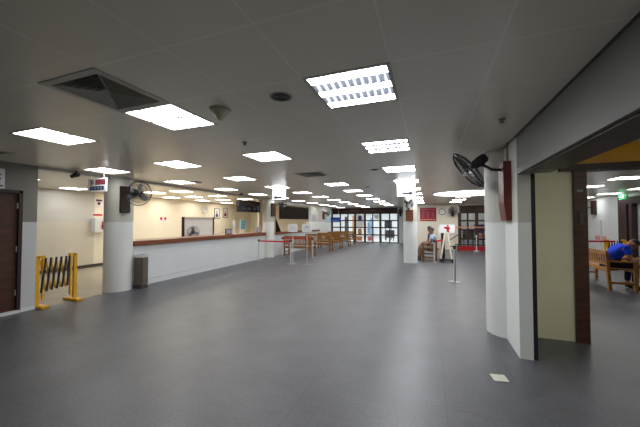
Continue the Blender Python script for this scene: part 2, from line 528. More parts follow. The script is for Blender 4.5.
# far wall with the glazed doors
struct('wall_far', MB().box((-2.14, YF, 0), (-.8, YF + .15, H)), 'white', 'white wall right of the glazed brown doors', 'wall')
struct('wall_far_side', MB().box((-.85, 18, 0), (-.7, YF, H)), 'white', 'white return wall behind the far round column', 'wall')
rw = MB(); rw.box((-.85, 18, 0), (1.5, 18.15, H)); rw.box((3.35, 18, 0), (XR, 18.15, H)); rw.box((1.5, 18, 2.45), (3.35, 18.15, H))
struct('wall_rear', rw, 'rwall', 'cream rear wall holding the red board, clock and fan', 'wall')
struct('wall_counter_end', MB().box((XW - .2, 16.05, 0), (XW + .04, 20.1, H)), 'column', 'white wall between the kiosk and the glazed doors', 'wall')
struct('wall_left_far', MB().box((-7.6, 20.1, 0), (-7.4, YF, H)), 'white', 'white side wall at the left end of the glazed doors', 'wall')
struct('wall_far_left', MB().box((-7.6, YF, 0), (-7.22, YF + .15, H)), 'white', 'narrow white wall left of the glazed doors', 'wall')
# right wall with the brown framed window
rr = MB(); rr.box((XR, 14.25, 0), (XR + .2, 18.15, H)); rr.box((XR, YN, 0), (XR + .2, 8.0, H)); rr.box((XR, 8.0, 2.46), (XR + .2, 14.25, H)); rr.box((XR, 8.0, 0), (XR + .2, 14.25, .05))
struct('wall_right', rr, 'white', 'pale grey wall at far right behind the bench', 'wall')

# beam, pilaster, yellow wall, post, header
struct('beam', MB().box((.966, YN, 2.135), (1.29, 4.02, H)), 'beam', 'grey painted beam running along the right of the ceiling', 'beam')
struct('shadow_strip', MB().box((.955, YN, H - .014), (.966, 4.65, H - .002)), 'skirt', 'dark strip painting the shadow where beam meets ceiling', 'trim')  # thin dark strip modelled in to draw the shadow line at the joint
struct('trim_3', MB().box((1.0, YN, 2.12), (1.29, 3.66, 2.135)), 'darkbrown', 'dark brown shutter slot lining under the beam', 'trim')
struct('pilaster', MB().box((.966, 4.02, 0), (1.10, 4.83, H)), 'column', 'white flat pilaster in front of the near right column', 'pilaster')
struct('trim_4', MB().box((1.10, 4.03, 0), (1.145, 4.10, 2.135)), 'ink', 'black vertical shutter channel on the pilaster edge', 'trim')
struct('wall_vestibule', MB().box((1.10, 4.83, 0), (1.80, 4.97, H)), 'yellow', 'yellow painted wall panel between pilaster and brown post', 'wall')
struct('trim_5', MB().box((1.79, 4.79, 0), (1.93, 4.99, 2.30)), 'postbrown', 'dark brown door post at the end of the yellow wall', 'trim')
struct('trim_6', MB().box((1.64, 4.765, 2.25), (3.6, 4.99, 2.33)), 'darkbrown', 'dark brown header bar over the opening at right', 'trim')
struct('wall_over_header', MB().box((1.80, 4.84, 2.33), (3.6, 4.96, H)), 'amber', 'amber painted wall strip above the brown header', 'wall')
struct('wall_vestibule_right', MB().box((3.6, YN, 0), (3.75, 4.97, H)), 'yellow', 'yellow wall at the right of the vestibule, outside the picture', 'wall')
tag(MB().box((1.82, 4.775, 1.965), (1.88, 4.792, 2.00)).build('door_latch_plate', 'grey'), 'thin grey plate high on the dark brown post', 'plate')
tag(MB().box((1.835, 4.775, 1.55), (1.885, 4.792, 1.70)).build('switch_plate', 'darkgrey'), 'grey switch plate on the dark brown post', 'switch')

# columns
def column(x, y, r, label):
    t = struct('column', MB().lathe([(r, 0), (r, 1.57), (r, H)], n=40).build, None, None, None) if 0 else None
    m = MB(); m.lathe([(r, 0), (r, .8), (r, 1.565)], (x, y, 0), 40); m.lathe([(r + .004, 1.565), (r + .004, 2.0), (r + .004, H)], (x, y, 0), 40)
    return struct('column', m, 'column', label, 'column')
column(-6.77, 4.78, .285, 'round white column at the near end of the counter')
column(-6.72, 11.5, .26, 'round white column between the long counter and kiosk')
column(-.69, 11.86, .26, 'slim round white column standing in the middle of the hall')
column(1.05, 4.90, .28, 'large round column at right beside the yellow wall')

# ------------------------------------------------------------------ ceiling lights
lp = thing('ceiling_light', '', 'light', (0, 0, 0), 0, 'square recessed ceiling lights')
hs = TP / 2 - .027
fm = MB()
for a, b in (((-hs-.028, -hs-.028), (hs+.028, -hs)), ((-hs-.028, hs), (hs+.028, hs+.028)), ((-hs-.028, -hs), (-hs, hs)), ((hs, -hs), (hs+.028, hs))):
    fm.box((a[0], a[1], -.003), (b[0], b[1], .06))
fm.build('frame', 'vent', lp)
MB().add([(-hs, -hs, .004), (hs, -hs, .004), (hs, hs, .004), (-hs, hs, .004)], [(0, 3, 2, 1)]).build('diffuser', 'lamp', lp)
lv = MB()
for k in range(1, 3): lv.box((-hs + 2*hs*k/3 - .012, -hs, -.002), (-hs + 2*hs*k/3 + .012, hs, .003))
lv.box((-hs, -.012, -.002), (hs, .012, .003))
lv.build('louvre', 'reflector', lp)
lw_ = thing('ceiling_light', '', 'light', (0, 0, 0), 0, 'square recessed ceiling lights')
for ch in lp.children:
    c = ch.copy(); C.objects.link(c); c.parent = lw_
    if ch.name.startswith('diffuser'):
        c.data = ch.data.copy(); c.data.materials[0] = M['lampwarm']
la = thing('ceiling_light', '', 'light', (0, 0, 0), 0, 'square recessed ceiling lights')
fm.build('frame', 'vent', la)
B1, B2 = hs - .10, .045      # lamp strips: two at the edges, one in the middle; louvred troughs between
rf = MB()
for ya, yb in ((-B1, -B2), (B2, B1)):
    ym = (ya + yb) / 2
    rf.add([(-hs, ya, .001), (hs, ya, .001), (hs, ym, .035), (-hs, ym, .035)], [(0, 1, 2, 3)])
    rf.add([(-hs, yb, .001), (hs, yb, .001), (hs, ym, .035), (-hs, ym, .035)], [(0, 1, 2, 3)])
rf.build('reflector', 'cell', la)
for y0_, y1_ in ((-hs, -B1), (-B2, B2), (B1, hs)):
    MB().add([(-hs, y0_, .001), (hs, y0_, .001), (hs, y1_, .001), (-hs, y1_, .001)], [(0, 3, 2, 1)]).build('tube', 'tube', la)
for ya, yb in ((-B1, -B2), (B2, B1)):
    ym = (ya + yb) / 2
    lv = MB()
    for k in range(10):
        x = -hs + 2 * hs * (k + .5) / 10
        lv.add([(x - .003, ya, .0), (x + .003, ya, .0), (x + .011, yb, .0), (x - .011, yb, .0), (x, ym, .034)], [(0, 1, 2, 3), (0, 1, 4), (2, 3, 4), (0, 3, 4), (1, 2, 4)])
    lv.build('louvre', 'blade_glow', la)
ORD = ['nearest', 'second', 'third', 'fourth', 'fifth', 'sixth', 'seventh', 'eighth', 'ninth', 'tenth', 'eleventh', 'twelfth']
seen = {}
first = {'panel': lp, 'warm': lw_, 'louvre': la}
started = set(); near_mesh = None
counts = {}
for l in lights: counts[l[3]] = counts.get(l[3], 0) + 1
for x, y, kind, row in lights:
    k = seen.get(row, 0); seen[row] = k + 1
    ci = cell(x, y); cx, cy = centre(*ci)
    what = {'panel': 'bright square ceiling light', 'warm': 'warm square ceiling light', 'louvre': 'square ceiling light with silver louvres'}[kind]
    lb = (ORD[k] + ' ' if counts[row] > 1 else '') + what + ' in ' + row
    if row.startswith('the far right near'): lb = what + ' at the far right near the brown framed doors'
    if kind not in started:
        started.add(kind); o = first[kind]; o.location = (cx, cy, H); o['label'] = lb
    else:
        o = dup(first[kind], (cx, cy, H), 0, lb)
    if kind == 'panel' and cy < 4.5 and cx < 1:
        for ch in o.children:
            if ch.name.startswith('diffuser'):
                if near_mesh is None: near_mesh = ch.data.copy(); near_mesh.materials[0] = M['lampnear']
                ch.data = near_mesh

# round light cove at right
t = thing('round_ceiling_light', 'large round glowing ceiling light cove at right of the hall', 'light', (1.32, 11.65, H))
MB().lathe([(1.16, -.012), (1.27, -.03), (1.30, -.015), (1.30, -.001)], n=48).build('rim', 'white', t)
MB().lathe([(1.17, -.012), (.9, -.012), (.5, -.012), (.02, -.012)], n=48).build('diffuser', 'dome', t)

# ceiling diffusers
vp = None
for x, y, wh in vents:
    ci = cell(x, y); cx, cy = centre(*ci)
    lb = 'square louvred air vent in the ceiling ' + wh
    if vp is None:
        vp = thing('air_vent', lb, 'vent', (cx, cy, H), 0, 'square ceiling air vents')
        h2 = TP / 2
        MB().add([(-h2, -h2, .12), (h2, -h2, .12), (h2, h2, .12), (-h2, h2, .12)], [(0, 3, 2, 1)]).build('duct', 'void', vp)
        f2 = MB(); wv = .055
        f2.box((-h2, -h2, -.006), (h2, -h2 + wv, .006)); f2.box((-h2, h2 - wv, -.006), (h2, h2, .006))
        f2.box((-h2, -h2 + wv, -.006), (-h2 + wv, h2 - wv, .006)); f2.box((h2 - wv, -h2 + wv, -.006), (h2, h2 - wv, .006))
        f2.build('frame', 'vent', vp)
        sl = MB()
        for q in range(5):
            a = .235 - q * .043          # outer lower lip of the ring; it slopes inwards and upwards
            b = a - .026
            c0 = [(-a, -a, -.004), (a, -a, -.004), (a, a, -.004), (-a, a, -.004)]
            c1 = [(-b, -b, .045), (b, -b, .045), (b, b, .045), (-b, b, .045)]
            sl.add(c0 + c1, [(k, (k + 1) % 4, 4 + (k + 1) % 4, 4 + k) for k in range(4)])
        for sx in (-1, 1):
            for sy in (-1, 1): sl.bar((sx*.05, sy*.05, .02), (sx*.245, sy*.245, .02), .006, .04)
        sl.build('louvre', 'vent', vp)
    else: dup(vp, (cx, cy, H), 0, lb)

# smoke detector, speaker, small ceiling things
t = thing('smoke_detector', 'cream cone shaped ceiling detector beside the second nearest light', 'detector', (-1.76, 2.15, H))
MB().lathe([(.085, 0), (.088, -.012), (.075, -.022), (.055, -.05), (.02, -.095), (.004, -.10)], n=28).build('body', 'cone', t)
MB().lathe([(.095, -.001), (.095, -.008), (.086, -.012)], n=28).build('base', 'cone', t)
sp0 = None
for x, y, lb in [(-1.12, 2.10, 'nearest round dark ceiling speaker with pale rim'), (-.99, 5.72, 'round dark ceiling speaker beside the second louvred light'), (-1.68, 8.5, 'farthest small round ceiling speaker in the middle of the hall')]:
    if sp0 is None:
        sp0 = thing('ceiling_speaker', lb, 'speaker', (x, y, H), 0, 'round ceiling speakers')
        MB().lathe([(.078, -.001), (.095, -.004), (.10, -.001)], n=28).build('rim', 'vent', sp0)
        g = MB().disc((0, 0, -.002), .08, 28)
        for rr_ in (.06, .04, .02): g.lathe([(rr_, -.002), (rr_ + .006, -.006), (rr_ + .012, -.002)], n=24)
        g.build('grille', 'darkgrey', sp0)
    else: dup(sp0, (x, y, H), 0, lb)
sk = None
for x, y, lb in [(-2.2, 3.16, 'tiny sprinkler head in the ceiling before a middle row light'), (.68, 3.32, 'tiny sprinkler head in the ceiling near the right beam'), (-.35, 9.0, 'tiny sprinkler head in the ceiling beyond the arrow sign')]:
    if sk is None:
        sk = thing('sprinkler', lb, 'sprinkler', (x, y, H), 0, 'ceiling sprinkler heads')
        MB().lathe([(.035, .02), (.035, .004), (.03, -.008), (.012, -.012), (.01, -.03)], n=16).build('escutcheon', 'grey', sk)
        MB().lathe([(.002, -.03), (.022, -.032), (.022, -.036), (.002, -.038)], n=16).build('deflector', 'darkgrey', sk)
    else: dup(sk, (x, y, H), 0, lb)
tag(MB().box((-5.73, 5.84, H - .012), (-5.48, 6.02, H + .02)).build('access_plate', 'darkgrey'), 'small dark plate in the ceiling beside a counter row light', 'plate')
def cctv(x, y, lb, s=1):
    t = thing('security_camera', lb, 'camera', (x, y, H))
    MB().cyl((0, 0, .02), (0, 0, -.06 * s), .018 * s, 10).build('stem', 'black', t)
    MB().lathe([(.06*s, -.05*s), (.075*s, -.07*s), (.07*s, -.10*s), (.045*s, -.135*s), (.004, -.145*s)], n=20).build('dome', 'black', t)
    MB().bar((0, 0, -.10*s), (-.10*s, -.05*s, -.14*s), .07*s).build('housing', 'darkgrey', t)
cctv(-6.62, 3.80, 'black camera hanging from ceiling above the yellow barrier', .85)
cctv(-6.1, 8.6, 'small black camera on ceiling before the dark display board', .7)

# ------------------------------------------------------------------ hanging arrow signs
def arrow(mb, cx, cz, ln, y, d):
    t_ = .027
    mb.box((cx - ln/2, y, cz - t_), (cx + ln/2, y - .003, cz + t_))
    e = cx + d * ln / 2
    mb.add([(e - d*.05, y - .004, cz - .055), (e + d*.06, y - .004, cz), (e - d*.05, y - .004, cz + .055)], [(0, 1, 2) if d < 0 else (0, 2, 1)])
def hang_sign(x, y, zb, zt, wd, d, lb, acr):
    t = thing('hanging_sign', lb, 'sign', (x, y, zb))
    hh = zt - zb
    MB().box((-wd/2, -.02, 0), (wd/2, .02, hh), bev=.004).build('panel', 'signglow', t)
    a = MB(); arrow(a, .02 * d, hh * .22, wd * .52, -.021, d); a.build('arrow', 'ink', t)
    p = MB()
    for k in range(7): p.box((-wd*.36 + k*wd*.105, -.0215, hh*.74), (-wd*.36 + k*wd*.105 + wd*.07, -.0225, hh*.80))
    for k in range(3): p.box((-wd*.28 + k*wd*.22, -.0215, hh*.50), (-wd*.28 + k*wd*.22 + wd*.11, -.0225, hh*.60))
    p.build('lettering', 'faint', t)
    if acr:
        MB().box((-wd/2, -.006, hh), (wd/2, .006, H - zb)).build('hanger_plate', 'acrylic', t)
    else:
        r = MB(); r.cyl((-wd*.35, 0, hh), (-wd*.35, 0, H - zb), .006); r.cyl((wd*.35, 0, hh), (wd*.35, 0, H - zb), .006); r.build('hanger_rod', 'steel', t)
hang_sign(-.565, 8.0, 2.24, 2.585, .46, 1, 'white hanging sign with black arrow pointing right', False)
hang_sign(-4.31, 8.0, 2.24, 2.585, .45, -1, 'white hanging sign with black arrow pointing left', False)
t = thing('hanging_sign', 'white hanging sign with red and navy panels before the column', 'sign', (-6.46, 4.10, 2.195))
TS = Matrix.Rotation(-.02, 4, 'Z')
MB().box((-.29, -.012, 0), (.29, .012, .28), TS).build('panel', 'sign', t)
q = MB(); q.box((-.05, -.014, .145), (.26, -.012, .255), TS); q.build('red_panel', 'darkred', t)
q = MB()
for k in range(6): q.box((-.03 + k*.045, -.0155, .212), (0 + k*.045, -.014, .236), TS)
for k in range(5): q.box((-.02 + k*.052, -.0155, .165), (.015 + k*.052, -.014, .19), TS)
q.build('lettering', 'mauve', t)
q = MB(); q.box((-.22, -.014, .035), (.22, -.012, .115), TS); q.build('navy_panel', 'navy', t)
q = MB()
for k in range(4):
    q.box((-.17 + k*.095, -.0155, .06), (-.12 + k*.095, -.014, .095), TS)
q.build('lettering', 'lblue', t)
q = MB(); q.lathe([(.045, -.001), (.06, -.001)], n=24, T=TS @ Matrix.Translation((-.16, -.0145, .20)) @ Matrix.Rotation(PI/2, 4, 'X'))
q.bar((-.195, -.0145, .235), (-.125, -.0145, .165), .012, .002, (0, 1, 0), TS); q.build('prohibition_ring', 'darkred', t)
q = MB(); q.box((-.18, -.0135, .175), (-.14, -.0125, .225), TS); q.build('pictogram', 'ink', t)
r = MB(); r.cyl((-.2, .0, .28), (-.2, 0, H - 2.195), .006, 8, TS); r.cyl((.2, 0, .28), (.2, 0, H - 2.195), .006, 8, TS); r.build('hanger_rod', 'steel', t)

# toilet style sign above the door
t = thing('wall_sign', 'white sign with dark blue emblem above the brown door', 'sign', (XW, 2.62, 2.13))
MB().box((0, -.14, 0), (.03, .14, .33)).build('panel', 'sign', t)
q = MB(); q.bar((.032, 0, .09), (.032, 0, .29), .06, .004, (1, 0, 0)); q.bar((.033, -.08, .14), (.033, .08, .25), .06, .004, (1, 0, 0)); q.bar((.034, -.08, .25), (.034, .08, .14), .06, .004, (1, 0, 0))
q.build('emblem', 'violet', t)
MB().box((.03, -.12, .03), (.033, .12, .055)).build('lettering', 'ink', t)

# ------------------------------------------------------------------ fans
def circle(r, n, y, ph=0): return [(r * math.cos(2*PI*k/n + ph), y, r * math.sin(2*PI*k/n + ph)) for k in range(n)]
def fan_head(parent, T, R, wires=32, mname='wire'):
    """cage faces local -y; motor behind at +y"""
    cg = MB()
    cg.tube(circle(R, 28, 0), .008 * R / .25, 6, T, closed=True)
    cg.tube(circle(R * .75, 24, -.055), .003, 5, T, closed=True)
    cg.tube(circle(R * .75, 24, .055), .003, 5, T, closed=True)
    for k in range(wires):
        a = 2 * PI * k / wires
        c_, s_ = math.cos(a), math.sin(a)
        cg.tube([(R*.16*c_, -.085, R*.16*s_), (R*.6*c_, -.075, R*.6*s_), (R*.9*c_, -.035, R*.9*s_), (R*c_, 0, R*s_)], .0032, 4, T, cap=False)
        cg.tube([(R*.22*c_, .085, R*.22*s_), (R*.6*c_, .07, R*.6*s_), (R*.9*c_, .035, R*.9*s_), (R*c_, 0, R*s_)], .0032, 4, T, cap=False)
    cage = cg.build('cage', mname, parent)
    MB().lathe([(.001, .09), (R*.17, .088), (R*.17, .08), (.001, .078)], n=18, T=T @ Matrix.Rotation(PI/2, 4, 'X')).build('badge', 'darkgrey', parent)
    bl = MB()
    for k in range(3):
        B = T @ Matrix.Rotation(2*PI*k/3 + .3, 4, 'Y')
        bl.add([(.03, -.02, -.035), (R*.55, -.025, -R*.30), (R*.86, -.02, -R*.20), (R*.88, .015, R*.12), (R*.5, .025, R*.20), (.03, .02, .035)], [(0, 1, 2, 3, 4, 5)], False, B)
        bl.add([(.03, -.016, -.035), (R*.55, -.021, -R*.30), (R*.86, -.016, -R*.20), (R*.88, .019, R*.12), (R*.5, .029, R*.20), (.03, .024, .035)], [(5, 4, 3, 2, 1, 0)], False, B)
    bl.build('blades', 'blade', parent)
    mo = MB(); mo.lathe([(.001, -.28), (.04, -.275), (.062, -.25), (.068, -.17), (.06, -.10), (.03, -.08), (.02, 0.0), (.02, .02), (.001, .03)], n=20, T=T @ Matrix.Rotation(PI/2, 4, 'X') )
    mo.build('motor', 'black', parent)
def wall_fan(loc, n, R, T_board, size, lb, arm_from, board_mat='redbrown', up=(0, 0, 1), cat='fan', taper=False):
    """board = box (w, d, h) in T_board, arm from arm_from (world) to the motor"""
    t = thing('wall_fan', lb, cat, (0, 0, 0))
    bx, by, bz = size
    if taper:
        m_ = MB(); b0 = .7
        vs = [(-bx/2, -by*b0, 0), (bx/2, -by*b0, 0), (bx/2, 0, 0), (-bx/2, 0, 0), (-bx/2, -by, bz), (bx/2, -by, bz), (bx/2, 0, bz), (-bx/2, 0, bz), (-bx/2, -by, bz*.3), (bx/2, -by, bz*.3)]
        m_.add(vs, [(0,3,2,1),(4,5,6,7),(0,1,9,8),(8,9,5,4),(1,2,6,5,9),(3,0,8,4,7),(2,3,7,6)], False, T_board)
    else:
        m_ = MB().box((-bx/2, -by, 0), (bx/2, 0, bz), T_board, bev=.006)
    m_.build('mounting_board', board_mat, t)
    T = ori(loc, n, up)
    fan_head(t, T, R)
    mpos = T @ Vector((0, .17, -.05))
    a = Vector(arm_from)
    ar = MB(); ar.tube([a, a.lerp(mpos, .5) + Vector((0, 0, -.03)), mpos], .018, 8)
    ar.build('arm', 'black', t)
    kb = MB(); kb.ball(mpos, (.035, .035, .035), 6); kb.build('tilt_joint', 'black', t)
    # root at the board so the parts hang from it
    base = T_board @ Vector((0, 0, 0))
    for ch in t.children: ch.location = Vector(ch.location) - base
    t.location = base
    return t
# near right fan on the pilaster: board front faces -X
Tb = ori((.966, 4.41, 1.59), (-1, 0, 0))
wf = wall_fan((.50, 4.42, 2.275), (-.77, .10, -.60), .29, Tb, (.30, .088, .75), 'large black wall fan on red brown board at near right', (.88, 4.40, 2.25), taper=True)
tag(MB().tube([(.955, 4.40, 2.34), (.952, 4.40, 2.46), (.945, 4.36, H)], .009, 6).build('conduit', 'grey'), 'thin grey conduit from the near fan board to ceiling', 'conduit')
# fan on the column by the counter
Tb = ori((-6.495, 4.70, 1.775), (1, -.1, 0))
wall_fan((-6.10, 4.75, 2.205), (-.42, .89, -.06), .27, Tb, (.21, .06, .60), 'black wall fan on brown board on the column by the barrier', (-6.42, 4.72, 2.26), 'darkbrown')
# fan on the hall column
Tb = ori((-.70, 11.60, 1.60), (0, -1, 0))
wall_fan((-.66, 11.30, 2.22), (.62, -.45, -.40), .21, Tb, (.27, .06, .42), 'dark wall fan above brown board on the slim hall column', (-.70, 11.53, 1.98), 'brown')
# small fan on the far white wall
Tb = ori((-1.97, 22.19, 1.95), (0, -1, 0))
wall_fan((-1.95, 21.88, 2.32), (.3, -.9, -.2), .2, Tb, (.14, .06, .35), 'small dark wall fan beside the glazed doors', (-1.97, 22.12, 2.2), 'darkbrown')
# fan on the rear cream wall
Tb = ori((1.22, 17.99, 1.86), (0, -1, 0))
wall_fan((1.22, 17.70, 2.16), (.1, -.95, -.25), .24, Tb, (.14, .06, .30), 'black wall fan on the cream wall beside the round clock', (1.22, 17.92, 2.05), 'darkbrown')
# board and fan on the column beside the kiosk
Tb = ori((-6.47, 11.42, 1.80), (1, -.15, 0))
wall_fan((-6.18, 11.9, 2.34), (.4, .8, -.2), .2, Tb, (.25, .07, .58), 'grey wall fan on brown board beside the kiosk opening', (-6.40, 11.45, 2.3), 'darkbrown')
# board on the white wall left of the glazed doors
Tb = ori((XW + .04, 18.5, 1.72), (1, 0, 0))
wall_fan((-6.42, 18.85, 2.12), (.7, .6, -.2), .2, Tb, (.30, .07, .55), 'wall fan on red brown board left of the glazed doors', (-6.58, 18.5, 2.1), 'redbrown')
# right wall fan
Tb = ori((XR, 16.0, 1.87), (-1, 0, 0))
wall_fan((6.28, 16.35, 2.20), (-.8, .3, -.3), .22, Tb, (.30, .10, .60), 'dark wall fan and board on the pale far right wall', (6.6, 16.0, 2.2), 'darkbrown')

# ------------------------------------------------------------------ long counter
t = thing('service_counter', 'long white service counter with brown top left of the hall', 'counter', (XW, 5.09, 0))
L = 6.01
MB().box((-.45, 0, .14), (.0, L, .985)).build('front_panel', 'counterw', t)
MB().box((-.45, 0, 0), (.02, L, .13)).build('plinth', 'counterw', t)
MB().box((-.62, -.02, .985), (.06, L + .05, 1.105), bev=.006).build('worktop', 'brown', t)
# kiosk counter and frame
t = thing('kiosk', 'white kiosk counter with brown framed opening beyond the column', 'kiosk', (XW, 11.78, 0))
L2 = 4.27
MB().box((-.2, 0, 0), (.04, L2, .98)).build('front_panel', 'counterw', t)
MB().box((-.45, .0, .98), (.10, L2 + 1.7, 1.06)).build('worktop', 'brown', t)
MB().box((-.12, 0.02, 1.06), (.06, .12, 2.45)).build('frame_post', 'darkbrown', t)
MB().box((-.1, .12, 1.06), (.07, .18, 2.42)).build('frame_trim', 'golden', t)
MB().box((-.2, 0.02, 2.45), (.04, L2, H - .002)).build('fascia', 'white', t)
sh = MB().box((-.06, .75, 1.70), (-.01, L2, 2.36))
for k in range(8): sh.box((-.012, .75, 1.71 + k*.08), (-.002, L2, 1.74 + k*.08))
sh.build('shutter', 'shutter', t)
sh = MB(); sh.add([(-.35, .3, 1.06), (-.35, 1.5, 1.06), (-.35, .95, 1.75), (-.35, .95, 2.36), (-.35, .3, 2.36), (-.45, .3, 1.06), (-.45, 1.5, 1.06), (-.45, .95, 1.75), (-.45, .95, 2.36), (-.45, .3, 2.36)],
                  [(0,1,2,3,4),(9,8,7,6,5),(0,5,6,1),(1,6,7,2),(2,7,8,3),(3,8,9,4),(4,9,5,0)])
sh.build('side_screen', 'shutter', t)
b = thing('small_bottle', 'dark little bottle standing on the kiosk ledge', 'bottle', (XW - .02, 17.0, 1.06))
MB().lathe([(.001, 0), (.06, 0), (.06, .14), (.025, .2), (.025, .26), (.001, .26)], n=14).build('body', 'brown', b)
MB().lathe([(.03, .26), (.03, .30), (.001, .30)], n=14).build('cap', 'black', b)

# things behind / on the counter
t = thing('partition_screen', 'white partition board with brown posts behind the counter', 'partition', (-8.0, 8.65, 0))
MB().box((-.02, -.70, .35), (.02, .72, 1.66)).build('board', 'paper', t)
for y in (-.75, .75): MB().box((-.03, y - .035, 0), (.03, y + .035, 1.74)).build('post', 'darkbrown', t)
MB().box((-.03, -.72, 1.66), (.03, .72, 1.73)).build('rail', 'vent', t)
t = thing('pedestal_fan', 'grey pedestal fan standing behind the counter before the white partition', 'fan', (-7.62, 7.98, 0))
MB().lathe([(.001, .03), (.19, .03), (.2, .0), (.001, 0)], n=24).build('base', 'black', t)
MB().cyl((0, 0, .03), (0, 0, 1.13), .016, 10).build('pole', 'steel', t)
fan_head(t, Matrix.Translation((-.0, .0, 1.21)) @ ori((0, 0, 0), (.75, -.6, .1)), .20, 18)
t = thing('number_display', 'dark hanging number display above the far end of the counter', 'display', (-7.3, 10.82, 1.98))
MB().box((-.06, -.80, 0), (.06, .80, .50)).build('housing', 'screen', t)
for k in range(3): MB().box((.061, -.62 + k*.42, .08), (.066, -.38 + k*.42, .20)).build('digit', 'digit', t)
MB().box((.06, -.72, .28), (.064, .72, .44)).build('title_strip', 'darkbrown', t)
r = MB(); r.cyl((0, -.6, .5), (0, -.6, H - 1.98), .01); r.cyl((0, .6, .5), (0, .6, H - 1.98), .01); r.build('hanger_rod', 'steel', t)
for k, z in enumerate((2.10, 2.33)):
    tag(MB().box((-7.366, 11.75, z), (-7.34, 11.98, z + .15)).build('paper_notice', 'paper'), ('lower' if k == 0 else 'upper') + ' small white notice right of the dark display board', 'notice', 'notices beside the display board')
tag(MB().box((-7.42, 11.70, 0), (-7.36, 12.0, H)).build('notice_post', 'cream'), 'cream post carrying two notices beside the display board', 'post')
# frames, clock, posters on the cream wall
for (y0, y1, z0, z1, lb, cm_) in [(13.02, 13.42, 1.74, 2.30, 'left of two framed portraits on the cream wall', 'violet'), (13.72, 14.14, 1.80, 2.33, 'right of two framed portraits on the cream wall', 'darkred')]:
    t = thing('picture_frame', lb, 'picture', (XB2, (y0 + y1)/2, z0), 0, 'framed pictures behind the counter')
    hw = (y1 - y0)/2; hh = z1 - z0
    f = MB(); f.box((0, -hw, 0), (.03, -hw + .03, hh)); f.box((0, hw - .03, 0), (.03, hw, hh)); f.box((0, -hw, 0), (.03, hw, .03)); f.box((0, -hw, hh - .03), (.03, hw, hh)); f.build('frame', 'darkgrey', t)
    MB().box((0, -hw + .03, .03), (.012, hw - .03, hh - .03)).build('picture', 'paper', t)
    MB().ball((.013, 0, hh*.66), (.004, .055, .075), 8).build('portrait_head', 'skin', t)
    MB().add([(.016, -hw*.55, .08), (.016, hw*.55, .08), (.016, hw*.45, hh*.45), (.016, 0, hh*.54), (.016, -hw*.45, hh*.45)], [(0, 1, 2, 3, 4)]).build('portrait_figure', cm_, t)
t = thing('wall_clock', 'pale round clock on the cream wall behind the counter', 'clock', (XB2, 12.27, 2.18))
RX = Matrix.Rotation(PI/2, 4, 'Y')
MB().lathe([(.205, 0), (.21, .02), (.20, .04), (.185, .035)], n=28, T=RX).build('rim', 'vent', t)
MB().disc((0, 0, .03), .188, 28, RX).build('dial', 'paper', t)
hd = MB(); hd.bar((.034, 0, 0), (.034, .06, .06), .014, .003, (1, 0, 0)); hd.bar((.036, 0, 0), (.036, -.11, .04), .010, .003, (1, 0, 0)); hd.build('hand', 'ink', t)
t = thing('wall_notice', 'white paper notice with two red marks on the cream wall', 'notice', (XB2, 9.74, 1.56))
MB().box((0, -.22, 0), (.006, .22, .22)).build('sheet', 'paper', t)
for y_ in (-.11, .11): MB().disc((0, 0, .008), .065, 18, Matrix.Translation((0, y_, .15)) @ RX).build('mark', 'redp', t)
q = MB(); q.box((.006, -.18, .04), (.008, .18, .06)); q.build('lettering', 'faint', t)
t = thing('poster', 'cyan blue poster hanging below the dark display board', 'poster', (-8.4, 11.95, 1.0))
# it is pinned to a slim white panel of its own
MB().box((-.02, -.20, -1.0), (.0, .20, .66)).build('panel', 'cream', t)
MB().box((0, -.17, .22), (.006, .17, .63)).build('sheet', 'cyan', t)
q = MB()
for k in range(4): q.box((.006, -.12, .3 + k*.075), (.008, .12, .325 + k*.075))
q.build('lettering', 'paleblue', t)
t = thing('acrylic_stand', 'tall clear notice stand on the counter top', 'stand', (-6.95, 9.32, 1.105))
MB().box((-.06, -.08, 0), (.06, .08, .015)).build('base', 'sign', t)
MB().box((-.008, -.03, .015), (.008, .03, .52)).build('upright', 'sign', t)
MB().box((-.01, -.07, .30), (.01, .07, .52)).build('holder', 'paper', t)
t = thing('photo_holder', 'small dark framed card holder standing on the counter', 'holder', (-6.95, 9.0, 1.105))
MB().box((-.012, -.17, 0), (.012, .17, .20)).build('frame', 'darkgrey', t)
MB().box((.012, -.13, .03), (.015, .13, .17)).build('card', 'faint', t)
MB().box((-.07, -.1, 0), (0, .1, .012)).build('foot', 'darkgrey', t)
t = thing('photo_holder', 'small grey card holder at the far end of the counter', 'holder', (-6.9, 10.95, 1.105))
MB().box((-.012, -.13, 0), (.012, .13, .23)).build('frame', 'grey', t)
MB().box((.012, -.10, .03), (.015, .10, .20)).build('card', 'faint', t)
MB().box((-.07, -.1, 0), (0, .1, .012)).build('foot', 'grey', t)

# corridor wall things
t = thing('hose_cabinet', 'white wall cabinet with red front panel in the corridor', 'cabinet', (XB2 - .004, 7.0, 1.20))
MB().box((0, -.20, 0), (.2, .20, .50), bev=.006).build('body', 'white', t)
MB().box((.2, .03, .10), (.22, .19, .38)).build('red_panel', 'redp', t)
MB().cyl((.22, .03, .22), (.235, .03, .22), .03, 12).build('handle', 'black', t)
tag(MB().box((XB2, 6.86, 1.78), (XB2 + .01, 7.16, 1.84)).build('red_strip_sign', 'redp'), 'thin red strip sign above the white wall cabinet', 'sign')
t = thing('wall_notice', 'white safety notice with dark red symbol in the corridor', 'notice', (XB2, 7.04, 2.09))
MB().box((0, -.13, 0), (.008, .13, .30)).build('sheet', 'paper', t)
MB().box((.008, -.10, .20), (.01, .10, .27)).build('heading', 'darkred', t)
MB().disc((0, 0, .0095), .055, 18, Matrix.Translation((0, 0, .125)) @ RX).build('symbol', 'darkred', t)
